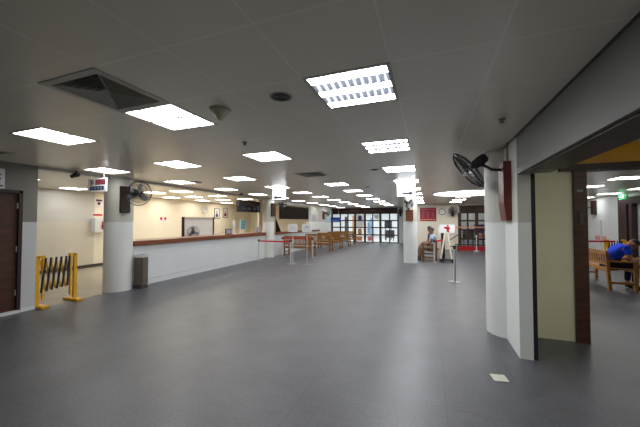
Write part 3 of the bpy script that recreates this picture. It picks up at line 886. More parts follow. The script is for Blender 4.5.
# corridor strip light at its far wall is the grid; barrier
def barrier(name, lb, loc, rz, grp):
    t = thing(name, lb, 'barrier', loc, rz, grp)
    Lb = .56
    for s, x in ((0, 0), (1, Lb)):
        e = MB()
        e.box((x - .055, -.025, 0.0), (x + .0, .025, .93)) if s == 0 else e.box((x, -.025, 0), (x + .055, .025, .93))
        xi = x + .06 if s == 0 else x - .05
        e.box((xi - .013, -.02, .12), (xi + .013, .02, .93))
        e.box((min(x, xi) - .03, -.025, .90), (max(x, xi) + .03, .025, .945))
        e.build('end_frame', 'yel', t)
        ft = MB(); ft.box((x - .06, -.22, 0), (x + .07, .22, .045), bev=.01); ft.build('foot', 'yel', t)
    for k in range(6):
        x0 = -.0 + .082 * k
        MB().bar((x0 + .03, .018, .86), (x0 + .11, .018, .30), .03, .012, (0, 1, 0)).build('slat', 'yel', t)
    for k in range(6):
        x0 = .03 + .083 * k if k < 5 else .45
        x1 = x0 + (.065 if k < 5 else .03)
        MB().bar((x0, -.018, .26 + .012*k), (x1, -.018, .90), .032, .012, (0, 1, 0)).build('slat', 'ink', t)
    return t
barrier('folding_barrier', 'yellow and black folding barrier across the corridor entrance', (-6.74, 3.29, 0), PI/2, 'yellow folding barriers')
barrier('folding_barrier', 'yellow and black folding barrier behind the bench at right', (5.85, 13.3, 0), .2, 'yellow folding barriers')
barrier('folding_barrier', 'second yellow barrier beyond the man in blue', (6.25, 12.2, 0), .5, 'yellow folding barriers')

# bin
t = thing('litter_bin', 'taupe rectangular litter bin with steel rim beside the column', 'bin', (-6.47, 5.125, 0))
MB().box((-.14, -.095, .06), (.14, .095, .74), bev=.025).build('body', 'bin', t)
MB().box((-.13, -.085, 0), (.13, .085, .06)).build('base', 'darkgrey', t)
rm = MB(); rm.box((-.145, -.10, .73), (.145, -.075, .79)); rm.box((-.145, .075, .73), (.145, .10, .79)); rm.box((-.145, -.075, .73), (-.12, .075, .79)); rm.box((.12, -.075, .73), (.145, .075, .79))
rm.build('rim', 'steel', t)
MB().box((-.12, -.075, .735), (.12, .075, .75)).build('liner', 'black', t)

# card on the floor
t = tag(MB().add([(.570, 3.51, .004), (.705, 3.53, .004), (.725, 3.40, .004), (.590, 3.37, .004), (.570, 3.51, .0005), (.705, 3.53, .0005), (.725, 3.40, .0005), (.590, 3.37, .0005)],
              [(0,3,2,1),(4,5,6,7),(0,1,5,4),(1,2,6,5),(2,3,7,6),(3,0,4,7)]).build('floor_card', 'cardp'), 'worn pale card lying on the dark floor near the pilaster', 'card')

# ------------------------------------------------------------------ stanchions
def stanchion(x, y, lb, h=.9, belt=None, bm='red', pole='steel', bh=.86):
    t = thing('stanchion', lb, 'stanchion', (x, y, 0), 0, 'belt barrier posts')
    MB().lathe([(.001, .028), (.06, .028), (.15, .018), (.17, .008), (.17, 0), (.001, 0)], n=28).build('base', 'steelbase' if pole != 'white' else 'white', t)
    MB().cyl((0, 0, .02), (0, 0, h - .07), .028, 14).build('pole', pole, t)
    MB().lathe([(.001, h), (.036, h), (.038, h - .01), (.038, h - .085), (.03, h - .09)], n=18).build('head', 'black' if pole != 'white' else 'white', t)
    if belt:
        for bx, by in belt:
            MB().bar((0, 0, bh), (bx - x, by - y, bh), .006, .055).build('belt', bm, t)
    return t
stanchion(-6.42, 10.22, 'steel post of red belt barrier nearest the counter', .86, [(-4.96, 10.13)], bh=.80)
stanchion(-4.96, 10.13, 'steel post under the left white notice, ending a red belt', .88)
stanchion(-6.17, 11.75, 'steel belt post near the column before the kiosk', .88, [(-4.72, 11.75)], bh=.83)
stanchion(-4.72, 11.75, 'pale belt post at the corner of the first wooden bench', .88)
stanchion(.61, 8.46, 'lone steel stanchion standing on the open floor at right', .95)
stanchion(.17, 12.15, 'steel post beside the two seated people holding a red belt', .86, [(.52, 12.55)], bh=.82)
stanchion(2.34, 17.6, 'white post before the brown framed doors at rear right', .85, [(3.3, 17.6)], pole='white', bh=.80)
stanchion(4.30, 11.6, 'steel belt post behind the wooden bench at right', 1.0, [(5.45, 11.9)], bh=.95)
# top plate of the lone stanchion
lone = [o for o in bpy.data.objects if o.get('label', '').startswith('lone steel')][0]
MB().bar((-.10, -.03, .93), (.14, .05, .93), .05, .02).build('belt_housing', 'black', lone)
# notice stands
def notice_stand(x, y, lb, extra):
    t = thing('notice_stand', lb, 'sign stand', (x, y, 0), 0, 'white notice stands')
    MB().lathe([(.001, .02), (.14, .015), (.15, 0), (.001, 0)], n=24).build('base', 'steelbase', t)
    MB().cyl((0, 0, .015), (0, 0, 1.22), .014, 10).build('pole', 'steel', t)
    MB().box((-.19, -.02, 1.19), (.19, -.005, 1.48)).build('board', 'sign', t)
    q = MB()
    for k in range(4): q.box((-.14, -.0215, 1.26 + k*.045), (.14 - .04*(k % 2), -.02, 1.272 + k*.045))
    q.build('lettering', 'faint', t)
    if extra: MB().box((-.05, -.022, 1.36), (.06, -.02, 1.43)).build('picture', 'paleblue', t)
notice_stand(-4.77, 9.93, 'left of two white notices on poles before the kiosk', False)
notice_stand(-4.2, 9.93, 'right of two white notices on poles before the kiosk', True)

# ------------------------------------------------------------------ benches
def bench(lb, loc, rz, Lx, m='bench', grp='wooden benches', nsl=20, zb=.92, zs=.44, za=.66, dp=.46):
    t = thing('wooden_bench', lb, 'bench', loc, rz, grp)
    yb, yf = -dp/2, dp/2
    x0, x1 = -Lx/2 + .03, Lx/2 - .03
    for x in (x0, x1):
        MB().bar((x, yb, 0), (x, yb - .05, zb - .02), .055, .06, (0, 1, 0)).build('leg', m, t)
        MB().bar((x, yf, 0), (x, yf, za), .055, .06, (0, 1, 0)).build('leg', m, t)
        MB().box((x - .04, yb - .06, za), (x + .04, yf + .05, za + .035), bev=.006).build('armrest', m, t)
        MB().box((x - .015, yb, .15), (x + .015, yf, .20)).build('stretcher', m, t)
    s = MB()
    for k in range(6): s.box((x0, yb + .02 + k*(dp - .0)/6, zs - .02), (x1, yb + .02 + k*dp/6 + dp/6 - .012, zs))
    s.box((x0, yf - .02, zs - .085), (x1, yf + .015, zs - .02)); s.box((x0, yb - .01, zs - .085), (x1, yb + .02, zs - .02))
    s.build('seat', m, t)
    b = MB()
    def yat(z): return yb - .05 * z / zb
    b.bar((x0, yat(zb - .04), zb - .045), (x1, yat(zb - .04), zb - .045), .035, .09)
    b.bar((x0, yat(zs + .1), zs + .10), (x1, yat(zs + .1), zs + .10), .03, .06)
    for k in range(nsl):
        x = x0 + (x1 - x0) * (k + .5) / nsl
        b.bar((x, yat(zs + .1), zs + .1), (x, yat(zb - .06), zb - .06), (x1 - x0)/nsl*.55, .016, (0, 1, 0))
    b.build('backrest', m, t)
    return t
b1 = bench('wooden slatted bench nearest the belt barrier, first of its row', (-5.62, 12.45, 0), 0, 1.40)
dup(b1, (-5.53, 14.78, 0), 0, 'wooden slatted bench directly behind the first, second in the row')
dup(b1, (-5.50, 16.55, 0), 0, 'wooden slatted bench third in the row before the glazed doors')
dup(b1, (-5.45, 18.2, 0), 0, 'wooden slatted bench fourth in the row before the glazed doors')
dup(b1, (-5.45, 19.6, 0), 0, 'wooden slatted bench closest to the glazed doors')
bench('wooden bench at far right with a man in blue', (4.10, 9.52, 0), -PI/2, 1.74, 'bench3', nsl=16, zb=.90, zs=.50, za=.645)
bench('dark wooden bench with two seated people near the red board', (-.02, 13.0, 0), PI/2, 1.35, 'bench2', nsl=12, zb=.86)
dup([o for o in bpy.data.objects if o.get('label', '').startswith('wooden bench at far right')][0], (5.62, 8.9, 0), PI/2, 'wooden bench facing the man in blue, cut by picture edge') if 0 else None

# ------------------------------------------------------------------ glazed doors at the far end
def glazing(name, lb, x0, xs, zs, y, hdr, m, loc, thick_cols=()):
    """mullion grid: xs = x of mullions, zs = z of rails (relative to the floor)"""
    t = thing(name, lb, 'door', loc)
    t['kind'] = 'structure'
    X = lambda v: v - loc[0]
    f = MB()
    for k, x in enumerate(xs):
        wv = .16 if k in thick_cols else .085
        f.box((X(x) - wv/2, -.05, 0), (X(x) + wv/2, .05, zs[-1]))
    for z in zs: f.box((X(xs[0]), -.045, max(z - .045, 0)), (X(xs[-1]), .045, z + .045))
    f.build('frame', m, t)
    MB().box((X(xs[0]), -.07, zs[-1]), (X(xs[-1]), .07, hdr)).build('header', m, t)
    MB().box((X(xs[0]), -.004, .04), (X(xs[-1]), .004, zs[-1])).build('glass', 'glass', t)
    return t
XS = [-7.2, -6.54, -5.93, -5.36, -4.60, -4.0, -3.43, -2.75, -2.16]
g1 = glazing('door_2', 'wide brown framed glazed doors at the far end of the hall', 0, XS, [0.0, .57, 1.12, 1.65, 2.19], YF, H - .002, 'doorbrown', (-4.68, YF, 0), (3, 4, 6))
q = MB()
for k in range(12):
    if k in (5, 8): continue
    q.box((-1.05 + k*.17, -.085, 2.36), (-1.05 + k*.17 + .11, -.071, 2.47))
q.build('lettering', 'brown', g1)
fr = MB(); fr.box((-.52, -.06, .06), (-.42, -.03, 2.13)); fr.box((-.52+.0, -.06, .06), (-.52, -.03, 2.1))
pp = thing('door_poster', 'white poster with dark oval print on the glazed doors', 'poster', (-4.98, YF - .03, 1.18))
MB().box((-.26, -.012, 0), (.26, -.004, .92)).build('sheet', 'paper', pp)
MB().disc((0, 0, .013), .15, 24, Matrix.Translation((0, 0, .64)) @ Matrix.Rotation(PI/2, 4, 'X'), .22).build('print', 'violet', pp)
for x, z, wv, hv, cm_, lb in [(-4.98, .62, .30, .42, 'golden', 'tan poster low on the glazed doors'), (-5.02, .10, .46, .36, 'orange', 'orange tinted poster at the foot of the glazed doors'),
                              (-3.7, 1.78, .34, .30, 'paper', 'small white notice high on the glazed doors'), (-4.3, .66, .20, .9, 'paleblue', 'narrow pale blue banner behind a glazed pane'),
                              (-4.2, .12, .40, .36, 'pink', 'pale pink notice low on the glazed doors')]:
    tag(MB().box((x - wv/2, YF - .055, z), (x + wv/2, YF - .048, z + hv)).build('door_notice', cm_), lb, 'notice', 'notices on the glazed doors')
# blue sign in front of the doors
t = thing('blue_sign', 'blue sign with pale lettering hanging before the glazed doors', 'sign', (-6.75, 21.4, 1.53))
MB().box((-.42, -.03, 0), (.42, .03, .36)).build('panel', 'blue', t)
q = MB()
for k in range(6): q.box((-.34 + k*.115, -.034, .06), (-.26 + k*.115, -.03, .14))
q.build('lettering', 'lblue', t)
r = MB(); r.cyl((-.3, 0, .36), (-.3, 0, H - 1.53), .01); r.cyl((.3, 0, .36), (.3, 0, H - 1.53), .01); r.build('hanger_rod', 'steel', t)
# hall beyond the doors
struct('floor_outer', MB().box((-9.5, YF + .1, 0), (.9, 27.5, .012)), 'lobbyfloor', 'pale floor of the lobby beyond the glazed doors', 'floor')
struct('wall_outer', MB().box((-9.5, 27.5, 0), (1.0, 27.7, H)), 'white', 'white wall of the lobby beyond the glazed doors', 'wall')
struct('wall_outer_left', MB().box((-9.6, YF + .15, 0), (-9.5, 27.6, H)), 'white', 'left white wall of the lobby beyond the glazed doors', 'wall')
struct('wall_outer_right', MB().box((.9, YF + .15, 0), (1.0, 27.6, H)), 'white', 'right white wall of the lobby beyond the glazed doors', 'wall')
struct('ceiling_outer', MB().box((-9.6, YF + .1, H), (1.0, 27.7, H + .05)), 'white', 'white ceiling of the lobby beyond the glazed doors', 'ceiling')
ll = None
for y_, dw in ((23.6, 'front'), (24.9, 'middle'), (26.2, 'back')):
    for k, x in enumerate((-7.9, -6.2, -4.5, -2.8, -1.1)):
        o = dup(lp, (x, y_, H - .02), 0, ORD[k].replace('nearest', 'leftmost') + ' square light in the ' + dw + ' row of the lobby beyond the glazed doors')
        for ch in o.children:
            if ch.name.startswith('diffuser'):
                if ll is None: ll = ch.data.copy(); ll.materials[0] = M['lobby']
                ch.data = ll
def board(x, y, z, wd, hh, m, lb):
    t = thing('banner_stand', lb, 'stand', (x, y, 0), 0, 'panels in the lobby beyond the doors')
    MB().box((-wd/2, -.03, z), (wd/2, .03, z + hh)).build('panel', m, t)
    if 1:
        for s in (-1, 1): MB().box((s*wd*.4 - .02, -.15, 0), (s*wd*.4 + .02, .15, z + .05)).build('foot', 'darkgrey', t)
    return t
board(-7.0, 25.5, .3, .22, 1.7, 'ink', 'tall black panel in the lobby seen through the left panes')
board(-3.05, 24.6, .25, .75, .62, 'darkgrey', 'dark grey low panel in the lobby behind the right panes')
board(-2.2, 24.2, .95, .40, .70, 'violet', 'violet panel in the lobby behind the rightmost panes')
board(-3.3, 25.6, 1.05, .62, .62, 'navy', 'navy panel in the lobby behind the right panes')
board(-6.15, 25.0, .3, .26, 1.75, 'golden', 'tan upright panel in the lobby seen through left panes')
board(-4.75, 25.8, .2, .24, 1.7, 'lblue', 'pale blue upright banner in the lobby beyond the doors')

# rear right doors
g2 = glazing('door_3', 'brown framed glazed doors at the rear right', 0, [1.57, 1.98, 2.42, 2.88, 3.3], [0.0, .62, 1.12, 1.62, 2.07], 18, 2.45, 'doorbrown', (2.43, 18.02, 0), (0, 2))
MB().box((1.40, 17.83, .0), (3.35, 17.86, .24)).build('kick_board', 'redp')
tag(bpy.data.objects['kick_board'], 'long red board along the floor before the rear right doors', 'board')
struct('wall_behind_doors', MB().box((1.3, 20.2, 0), (3.6, 20.3, H)), 'white', 'pale wall behind the rear right doors', 'wall')
board(2.15, 19.4, .5, .60, .55, 'navy', 'dark navy panel behind the rear right glazed doors')
board(2.75, 19.6, .9, .5, .5, 'violet', 'violet blue panel behind the rear right glazed doors')
t = thing('belt_rail', 'orange and white belt rail before the rear right doors', 'barrier', (2.3, 17.3, 0))
for x in (-1.0, .95): MB().cyl((x, 0, 0), (x, 0, 1.32), .02, 10).build('post', 'steel', t)
MB().box((-1.0, -.01, 1.25), (.95, .01, 1.30)).build('belt', 'orange', t)
t = thing('floor_rail', 'low dark rail in front of the rear right doors', 'rail', (2.2, 17.0, 0))
for x in (-.8, .8): MB().box((x - .02, -.02, 0), (x + .02, .02, .34)).build('post', 'darkgrey', t)
MB().box((-.95, -.025, .34), (1.0, .025, .40)).build('bar', 'darkgrey', t)

# ------------------------------------------------------------------ rear wall items
t = thing('red_board', 'dark red notice board with pale characters on the cream wall', 'sign', (-.07, 18.004, 1.60))
MB().box((-.44, -.03, 0), (.44, 0, .77)).build('panel', 'boardred', t)
q = MB()
for k in range(9):
    if k != 5: q.box((-.39 + k*.088, -.034, .64), (-.33 + k*.088, -.03, .70))
for k in range(3):
    x = -.36 + k*.27
    q.box((x, -.034, .48), (x + .18, -.03, .505)); q.box((x + .075, -.034, .22), (x + .105, -.03, .55)); q.box((x, -.034, .34), (x + .18, -.03, .365)); q.box((x - .01, -.034, .20), (x + .19, -.03, .225))
    q.bar((x + .02, -.032, .25), (x + .08, -.032, .34), .02, .004, (0, 1, 0))
q.build('lettering', 'mauve', t)
q = MB()
for k in range(5): q.box((-.41 + k*.165, -.034, .06), (-.28 + k*.165, -.03, .115))
q.build('footer', 'orange', t)
t = thing('wall_clock', 'grey rimmed round clock on the cream wall beside red board', 'clock', (.68, 18, 2.13))
RY = Matrix.Rotation(PI/2, 4, 'X')
MB().lathe([(.17, 0), (.19, .02), (.17, .05), (.145, .035)], n=28, T=RY).build('rim', 'grey', t)
MB().disc((0, 0, .032), .15, 28, RY).build('dial', 'paper', t)
hd = MB(); hd.bar((0, -.036, 0), (.05, -.036, .07), .014, .003, (0, 1, 0)); hd.bar((0, -.038, 0), (-.11, -.038, .03), .010, .003, (0, 1, 0)); hd.build('hand', 'ink', t)

# sign trolley with leaning boards
t = thing('sign_trolley', 'wheeled stand with white sign bearing red figure', 'sign stand', (.62, 12.5, 0))
MB().box((-.26, -.2, .07), (.26, .2, .13)).build('base', 'black', t)
for sx in (-.2, .2):
    for sy in (-.15, .15): MB().cyl((sx - .025, sy, .04), (sx + .025, sy, .04), .04, 12).build('wheel', 'black', t)
for s in (-1, 1): MB().bar((.20*s - .02, -.1, .12), (.04*s, 0, 1.2), .06, .04).build('leg', 'rwall', t)
MB().box((-.24, -.03, 1.13), (.30, -.015, 1.46)).build('board', 'sign', t)
q = MB(); q.ball((.05, -.032, 1.41), (.04, .004, .035), 8); q.add([(.0, -.034, 1.37), (.11, -.034, 1.37), (.13, -.034, 1.28), (.09, -.034, 1.27), (.10, -.034, 1.16), (.01, -.034, 1.16), (.01, -.034, 1.27), (-.10, -.034, 1.33), (-.10, -.034, 1.365)], [tuple(range(9))])
q.build('figure', 'redp', t)
MB().bar((-.10, .1, .13), (-.08, .05, 1.1), .07, .03).build('cross_member', 'navy', t)
tag(MB().bar((.86, 12.5, .92), (1.36, 12.75, 1.27), .05, .03).build('strap', 'black'), 'black strap rising to the right from the sign trolley', 'strap') if 0 else None
MB().bar((.12, .0, .86), (.66, .1, 1.23), .035, .025).build('handle', 'black', t)
t = thing('leaning_board', 'narrow beige board standing left of the sign trolley', 'board', (.40, 12.95, 0))
MB().bar((0, 0, 0), (-.02, .06, 1.36), .09, .03).build('board', 'rwall', t)
t = thing('leaning_board', 'dark narrow board standing between bench and sign trolley', 'board', (.50, 13.0, 0))
MB().bar((0, 0, 0), (-.01, .06, 1.28), .10, .05).build('board', 'darkbrown', t)
t = thing('small_table', 'low dark side table behind the red belt post', 'table', (.42, 13.3, 0))
MB().box((-.18, -.2, .42), (.18, .2, .46)).build('tabletop', 'bench2', t)
for sx in (-.15, .15):
    for sy in (-.16, .16): MB().box((sx - .02, sy - .02, 0), (sx + .02, sy + .02, .42)).build('leg', 'bench2', t)

# posters on the white wall left of the doors
t = thing('wall_notice', 'small pale notice on the white wall beside the kiosk', 'notice', (XW + .04, 16.85, 1.62))
MB().box((0, -.28, 0), (.008, .28, .40)).build('sheet', 'faint', t)
t = thing('wall_poster', 'pale blue poster on the white wall left of the doors', 'poster', (XW + .04, 19.55, 1.5))
MB().box((0, -.42, 0), (.008, .42, .85)).build('sheet', 'paleblue', t)
q = MB()
for k in range(4): q.box((.008, -.3, .15 + k*.16), (.01, .3, .2 + k*.16))
q.build('lettering', 'paper', t)

# ------------------------------------------------------------------ right hand wall: window with brown frame
t = thing('window_1', 'brown framed bright window wall at the far right', 'window', (XR, 11.1, 0)); t['kind'] = 'structure'
f = MB()
for y0, y1 in ((14.25, 13.75), (13.62, 13.45), (12.3, 12.15), (10.9, 10.75), (9.5, 9.35), (8.0, 8.15)): f.box((-.06, y0 - 11.1, 0), (.14, y1 - 11.1, 2.2))
f.box((-.06, 8.0 - 11.1, 2.2), (.14, 14.25 - 11.1, 2.46)); f.box((-.06, 8.0 - 11.1, 0), (.14, 14.25 - 11.1, .1))
f.build('frame', 'darkred2' if 'darkred2' in M else 'doorframe', t)
MB().box((.03, 8.15 - 11.1, .1), (.04, 13.75 - 11.1, 2.2)).build('glass', 'glass', t)
bl = MB()
for k in range(40):
    y = 8.2 + k*.138
    bl.box((.10, y - 11.1, .1), (.105, y + .132 - 11.1, 2.2))
bl.build('blind', 'sign', t)
t = thing('exit_sign', 'green exit sign glowing above the brown window frame', 'sign', (6.45, 13.5, 2.36))
MB().box((-.02, -.22, 0), (.02, .22, .19)).build('panel', 'exit', t)
q = MB(); q.box((-.023, -.06, .03), (-.02, .0, .12)); q.ball((-.022, -.03, .145), (.003, .022, .022), 6); q.box((-.023, .04, .08), (-.02, .14, .11)); q.build('pictogram', 'sign', t)
r = MB(); r.cyl((0, -.15, .19), (0, -.15, H - 2.36), .006); r.cyl((0, .15, .19), (0, .15, H - 2.36), .006); r.build('hanger_rod', 'steel', t)
t = thing('steel_pole', 'thin pale pole before the grey wall at far right', 'pole', (6.02, 14.0, 0))
MB().lathe([(.001, .02), (.16, .015), (.17, 0), (.001, 0)], n=20).build('base', 'white', t)
MB().cyl((0, 0, .02), (0, 0, 1.62), .028, 10).build('pole', 'white', t)
t = thing('pink_notice', 'pink notice board on the pale far right wall', 'notice', (XR, 15.6, .80))
MB().box((-.02, -.40, 0), (.003, .40, .18)).build('panel', 'pink', t)

# ------------------------------------------------------------------ people
def skin_mesh(verts, edges, radii, sub=2):
    me = bpy.data.meshes.new('tmp_skin')
    me.from_pydata(verts, edges, [])
    o = bpy.data.objects.new('tmp_skin', me)
    C.objects.link(o)
    sm = o.modifiers.new('skin', 'SKIN')
    sv = me.skin_vertices
    if not sv: me.attributes  # layer is created with the modifier
    layer = me.skin_vertices[0] if len(me.skin_vertices) else None
    if layer is None:
        bm = bmesh.new(); bm.from_mesh(me); bm.verts.layers.skin.verify(); bm.to_mesh(me); bm.free()
        layer = me.skin_vertices[0]
    for i, r in enumerate(radii):
        layer.data[i].radius = (r, r) if not isinstance(r, tuple) else r
        layer.data[i].use_root = (i == 0)
    sm.use_smooth_shade = True
    if sub:
        s2 = o.modifiers.new('sub', 'SUBSURF'); s2.levels = sub; s2.render_levels = sub
    dg = bpy.context.evaluated_depsgraph_get()
    dg.update()
    m2 = bpy.data.meshes.new_from_object(o.evaluated_get(dg))
    bpy.data.objects.remove(o); bpy.data.meshes.remove(me)
    return m2
def join_meshes(name, meshes, m, parent, loc):
    mb = MB()
    for me in meshes:
        mb.add([v.co[:] for v in me.vertices], [tuple(p.vertices) for p in me.polygons], True)
    o = mb.build(name, m, parent)
    return o
def chain(pts, rads, sub=1):
    return skin_mesh(pts, [(i, i + 1) for i in range(len(pts) - 1)], rads, sub)
def person(label, loc, rz, J, shirt, trousers, skinm, sleeve=.55, hairlen=0):
    """J: joints in metres, figure faces local +y, origin on the floor below the seat.
    pel, wst, chs, nck, hed, and for L/R: shd, elb, wri, hip, kne, ank, toe"""
    t = thing('person', label, 'person', loc, rz)
    V = lambda k: Vector(J[k])
    P = []; R = []; E = []
    def node(p, r, prev=None):
        P.append(tuple(p)); R.append(r)
        if prev is not None: E.append((prev, len(P) - 1))
        return len(P) - 1
    pel = node(V('pel'), .125)
    wst = node(V('wst'), .115, pel)
    chs = node(V('chs'), .135, wst)
    nb = node(V('chs').lerp(V('nck'), .75), .085, chs)
    nk = node(V('nck'), .052, nb)
    for s in 'LR':
        sh = node(V(s + 'shd'), .068, chs)
        um = node(V(s + 'shd').lerp(V(s + 'elb'), .5), .048, sh)
        el = node(V(s + 'elb'), .040, um)
        fm_ = node(V(s + 'elb').lerp(V(s + 'wri'), .4), .040, el)
        wr = node(V(s + 'wri'), .026, fm_)
        hp = node(V(s + 'hip'), .088, pel)
        th = node(V(s + 'hip').lerp(V(s + 'kne'), .5), .075, hp)
        kn = node(V(s + 'kne'), .056, th)
        cf = node(V(s + 'kne').lerp(V(s + 'ank'), .35), .056, kn)
        an = node(V(s + 'ank'), .036, cf)
    up = (V('hed') - V('nck')).normalized()
    body = skin_mesh(P, E, R, 1)
    parts = [body]
    # head with face, built upright facing +y then tilted onto the neck
    fwd = Vector(J['face']).normalized()
    xax = fwd.cross(up).normalized(); fwd = up.cross(xax).normalized()
    HM = Matrix((xax, fwd, up)).transposed().to_4x4(); HM.translation = V('hed')
    hm = MB()
    hm.ball((0, -.005, .02), (.076, .096, .105), 12, HM)
    hm.ball((0, .025, -.055), (.056, .066, .062), 10, HM)
    hm.tube([(0, .0, -.04), tuple(HM.inverted() @ V('nck'))], [.052, .054], 12, HM)
    hm.tube([(0, .085, .03), (0, .105, -.005), (0, .112, -.022), (0, .092, -.03)], [.008, .012, .016, .008], 8, HM)
    for s in (-1, 1):
        hm.ball((s*.078, -.01, -.005), (.012, .022, .034), 7, HM)
        hm.ball((s*.030, .083, .012), (.014, .010, .009), 6, HM)
    hm.ball((0, .083, -.062), (.024, .012, .010), 6, HM)
    # hands with fingers
    for s in 'LR':
        wr = V(s + 'wri'); d = (wr - V(s + 'elb')).normalized()
        palm_n = Vector(J.get(s + 'palm', (0, 0, -1)))
        side = d.cross(palm_n).normalized() * (1 if s == 'R' else -1)
        pn_ = side.cross(d).normalized() * (1 if s == 'R' else -1)
        cpos = wr + d * .05
        hm.tube([wr - d*.01, wr + d*.03, wr + d*.085], [.026, .036, .034], 10)
        for k, (off, ln) in enumerate(((-.030, .062), (-.010, .075), (.010, .078), (.030, .070))):
            b0 = wr + d*.075 + side*off
            b1_ = b0 + d*ln*.5 + pn_*.008
            b2 = b1_ + d*ln*.32 + pn_*.020
            b3 = b2 + d*ln*.12 + pn_*.026
            hm.tube([b0, b1_, b2, b3], [.0095, .009, .008, .006], 7)
        b0 = wr + d*.03 + side*.03; hm.tube([b0, b0 + d*.03 + side*.022 + pn_*.008, b0 + d*.058 + side*.026 + pn_*.016], [.012, .010, .007], 7)
    mb = MB()
    mb.add([v.co[:] for v in body.vertices], [tuple(p.vertices) for p in body.polygons], True)
    o = len(mb.v); mb.v += hm.v; mb.f += [[i + o for i in f] for f in hm.f]; mb.smooth += hm.smooth
    mb.build('body', skinm, t)
    # shirt
    P = []; R = []; E = []
    z_ = node(V('pel') - (V('wst') - V('pel')).normalized() * .07, .150); a = node(V('pel'), .158, z_); b = node(V('wst'), .152, a); c = node(V('chs'), .156, b)
    q_ = node(V('chs').lerp(V('nck'), .55), .118, c)
    node(V('chs').lerp(V('nck'), .92), .070, q_)
    for s in 'LR':
        sh = node(V(s + 'shd'), .084, c)
        node(V(s + 'shd').lerp(V(s + 'elb'), sleeve), .064, sh)
    join_meshes('shirt', [skin_mesh(P, E, R, 2)], shirt, t, None)
    P = []; R = []; E = []
    a = node(V('pel') - Vector((0, 0, .02)), .142)
    for s in 'LR':
        hp = node(V(s + 'hip'), .102, a)
        th = node(V(s + 'hip').lerp(V(s + 'kne'), .5), .088, hp)
        kn = node(V(s + 'kne'), .070, th)
        node(V(s + 'kne').lerp(V(s + 'ank'), .85), .055, kn)
    join_meshes('trousers', [skin_mesh(P, E, R, 2)], trousers, t, None)
    for s in 'LR':
        an = V(s + 'ank'); tf = Vector(J.get('toe', (0, 1, 0)))
        m_ = MB(); m_.tube([an + Vector((0, 0, .03)), an + Vector((0, 0, -.03)), an + tf*.08 + Vector((0, 0, -.045)), an + tf*.17 + Vector((0, 0, -.05))], [.04, .05, .045, .028], 10)
        m_.build('shoe', 'shoe', t)
    ey = MB()
    for s in (-1, 1):
        ey.ball((s*.030, .092, .012), (.0065, .004, .0065), 6, HM)
        ey.bar((s*.018, .092, .030), (s*.046, .086, .030), .006, .005, (0, 0, 1), HM)
    ey.build('eyes', 'hair', t)
    hr = MB()
    n = 12
    # hair cap: upper and back portion of a slightly larger skull
    vs = []; fs = []
    for i in range(n + 1):
        th_ = PI * .58 * i / n
        for k in range(24):
            a_ = 2*PI*k/24
            lim = 1.0 if math.sin(a_) < .25 else .62
            tt = th_ * lim
            vs.append((.085*math.sin(tt)*math.cos(a_), -.010 + .108*math.sin(tt)*math.sin(a_), .022 + .118*math.cos(tt)))
    for i in range(n):
        for k in range(24): fs.append((i*24 + k, (i+1)*24 + k, (i+1)*24 + (k+1) % 24, i*24 + (k+1) % 24))
    hr.add(vs, fs, True, HM)
    hr.build('hair', 'hair', t)
    return t
# man in blue on the bench at right; faces +X (local +y -> world +X : rz = -90deg); local x -> world -Y
Jm = dict(pel=(0, .02, .62), wst=(0, .10, .76), chs=(0, .22, .92), nck=(0, .36, 1.02), hed=(0, .47, 1.05),
          face=(0, .55, -.8),
          Lshd=(-.18, .28, .95), Lelb=(-.22, .34, .68), Lwri=(-.08, .56, .71), Rshd=(.18, .28, .95), Relb=(.22, .34, .68), Rwri=(.08, .56, .71),
          Lhip=(-.10, .05, .57), Lkne=(-.13, .46, .55), Lank=(-.14, .42, .09), Rhip=(.10, .05, .57), Rkne=(.13, .46, .55), Rank=(.14, .42, .09),
          Lpalm=(.6, 0, .6), Rpalm=(-.6, 0, .6), toe=(0, 1, 0))
person('man in bright blue shirt hunched forward on the wooden bench', (3.98, 9.02, 0), -PI/2, Jm, 'bluecloth', 'navycloth', 'skin')
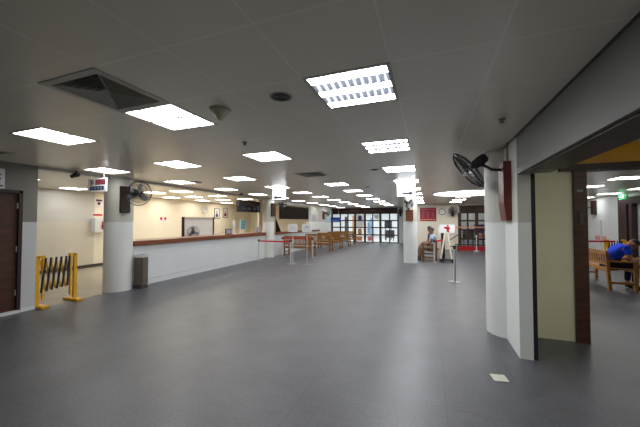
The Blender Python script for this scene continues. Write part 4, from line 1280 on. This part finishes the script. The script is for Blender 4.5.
# two people on the dark bench, facing -X (local +y -> world -X : rz = +90deg)
Js = dict(pel=(0, -.06, .56), wst=(0, -.09, .72), chs=(0, -.08, .93), nck=(0, -.05, 1.10), hed=(0, -.02, 1.21), face=(0, 1, -.25),
          Lshd=(-.19, -.08, 1.0), Lelb=(-.24, .02, .74), Lwri=(-.10, .24, .66), Rshd=(.19, -.08, 1.0), Relb=(.24, .02, .74), Rwri=(.10, .24, .66),
          Lhip=(-.10, -.02, .52), Lkne=(-.12, .38, .52), Lank=(-.13, .40, .09), Rhip=(.10, -.02, .52), Rkne=(.12, .38, .52), Rank=(.13, .40, .09),
          Lpalm=(0, 0, -1), Rpalm=(0, 0, -1), toe=(0, 1, 0))
person('person with black hair in pale shirt seated on dark bench', (.05, 12.72, 0), PI/2, Js, 'paleshirt', 'khaki', 'skind')
Jt = dict(Js); Jt.update(face=(.9, .5, -.15), hed=(.01, -.02, 1.25), chs=(0, -.06, .95), nck=(0, -.04, 1.13))
person('person in dark top seated farther along the dark bench', (-.02, 13.28, 0), PI/2, Jt, 'purplecloth', 'khaki', 'skind')

# ------------------------------------------------------------------ printed and fitted pieces belong to the part they sit on
HOST = {'lettering': ('panel', 'board', 'sheet', 'header'), 'arrow': ('panel',), 'emblem': ('panel',), 'pictogram': ('panel',), 'prohibition_ring': ('panel',),
        'figure': ('board',), 'footer': ('panel',), 'hand': ('dial',), 'badge': ('cage',), 'portrait_head': ('picture',), 'portrait_figure': ('picture',),
        'handle': ('red_panel',), 'card': ('frame',), 'digit': ('housing',), 'title_strip': ('housing',), 'print': ('sheet',), 'mark': ('sheet',),
        'heading': ('sheet',), 'symbol': ('sheet',), 'hinge': ('door_frame',), 'notice_plate': ('door_leaf',), 'tilt_joint': ('arm',), 'louvre': ('frame',)}
def stem(o): return o.name.split('.')[0]
for root in [o for o in bpy.data.objects if o.parent is None]:
    kids = list(root.children)
    for ch in kids:
        for want in HOST.get(stem(ch), ()):
            h = [k for k in kids if stem(k) == want and k is not ch and not len(ch.children)]
            if h:
                ch.parent = h[0]
                ch.location = Vector(ch.location) - Vector(h[0].location)
                break
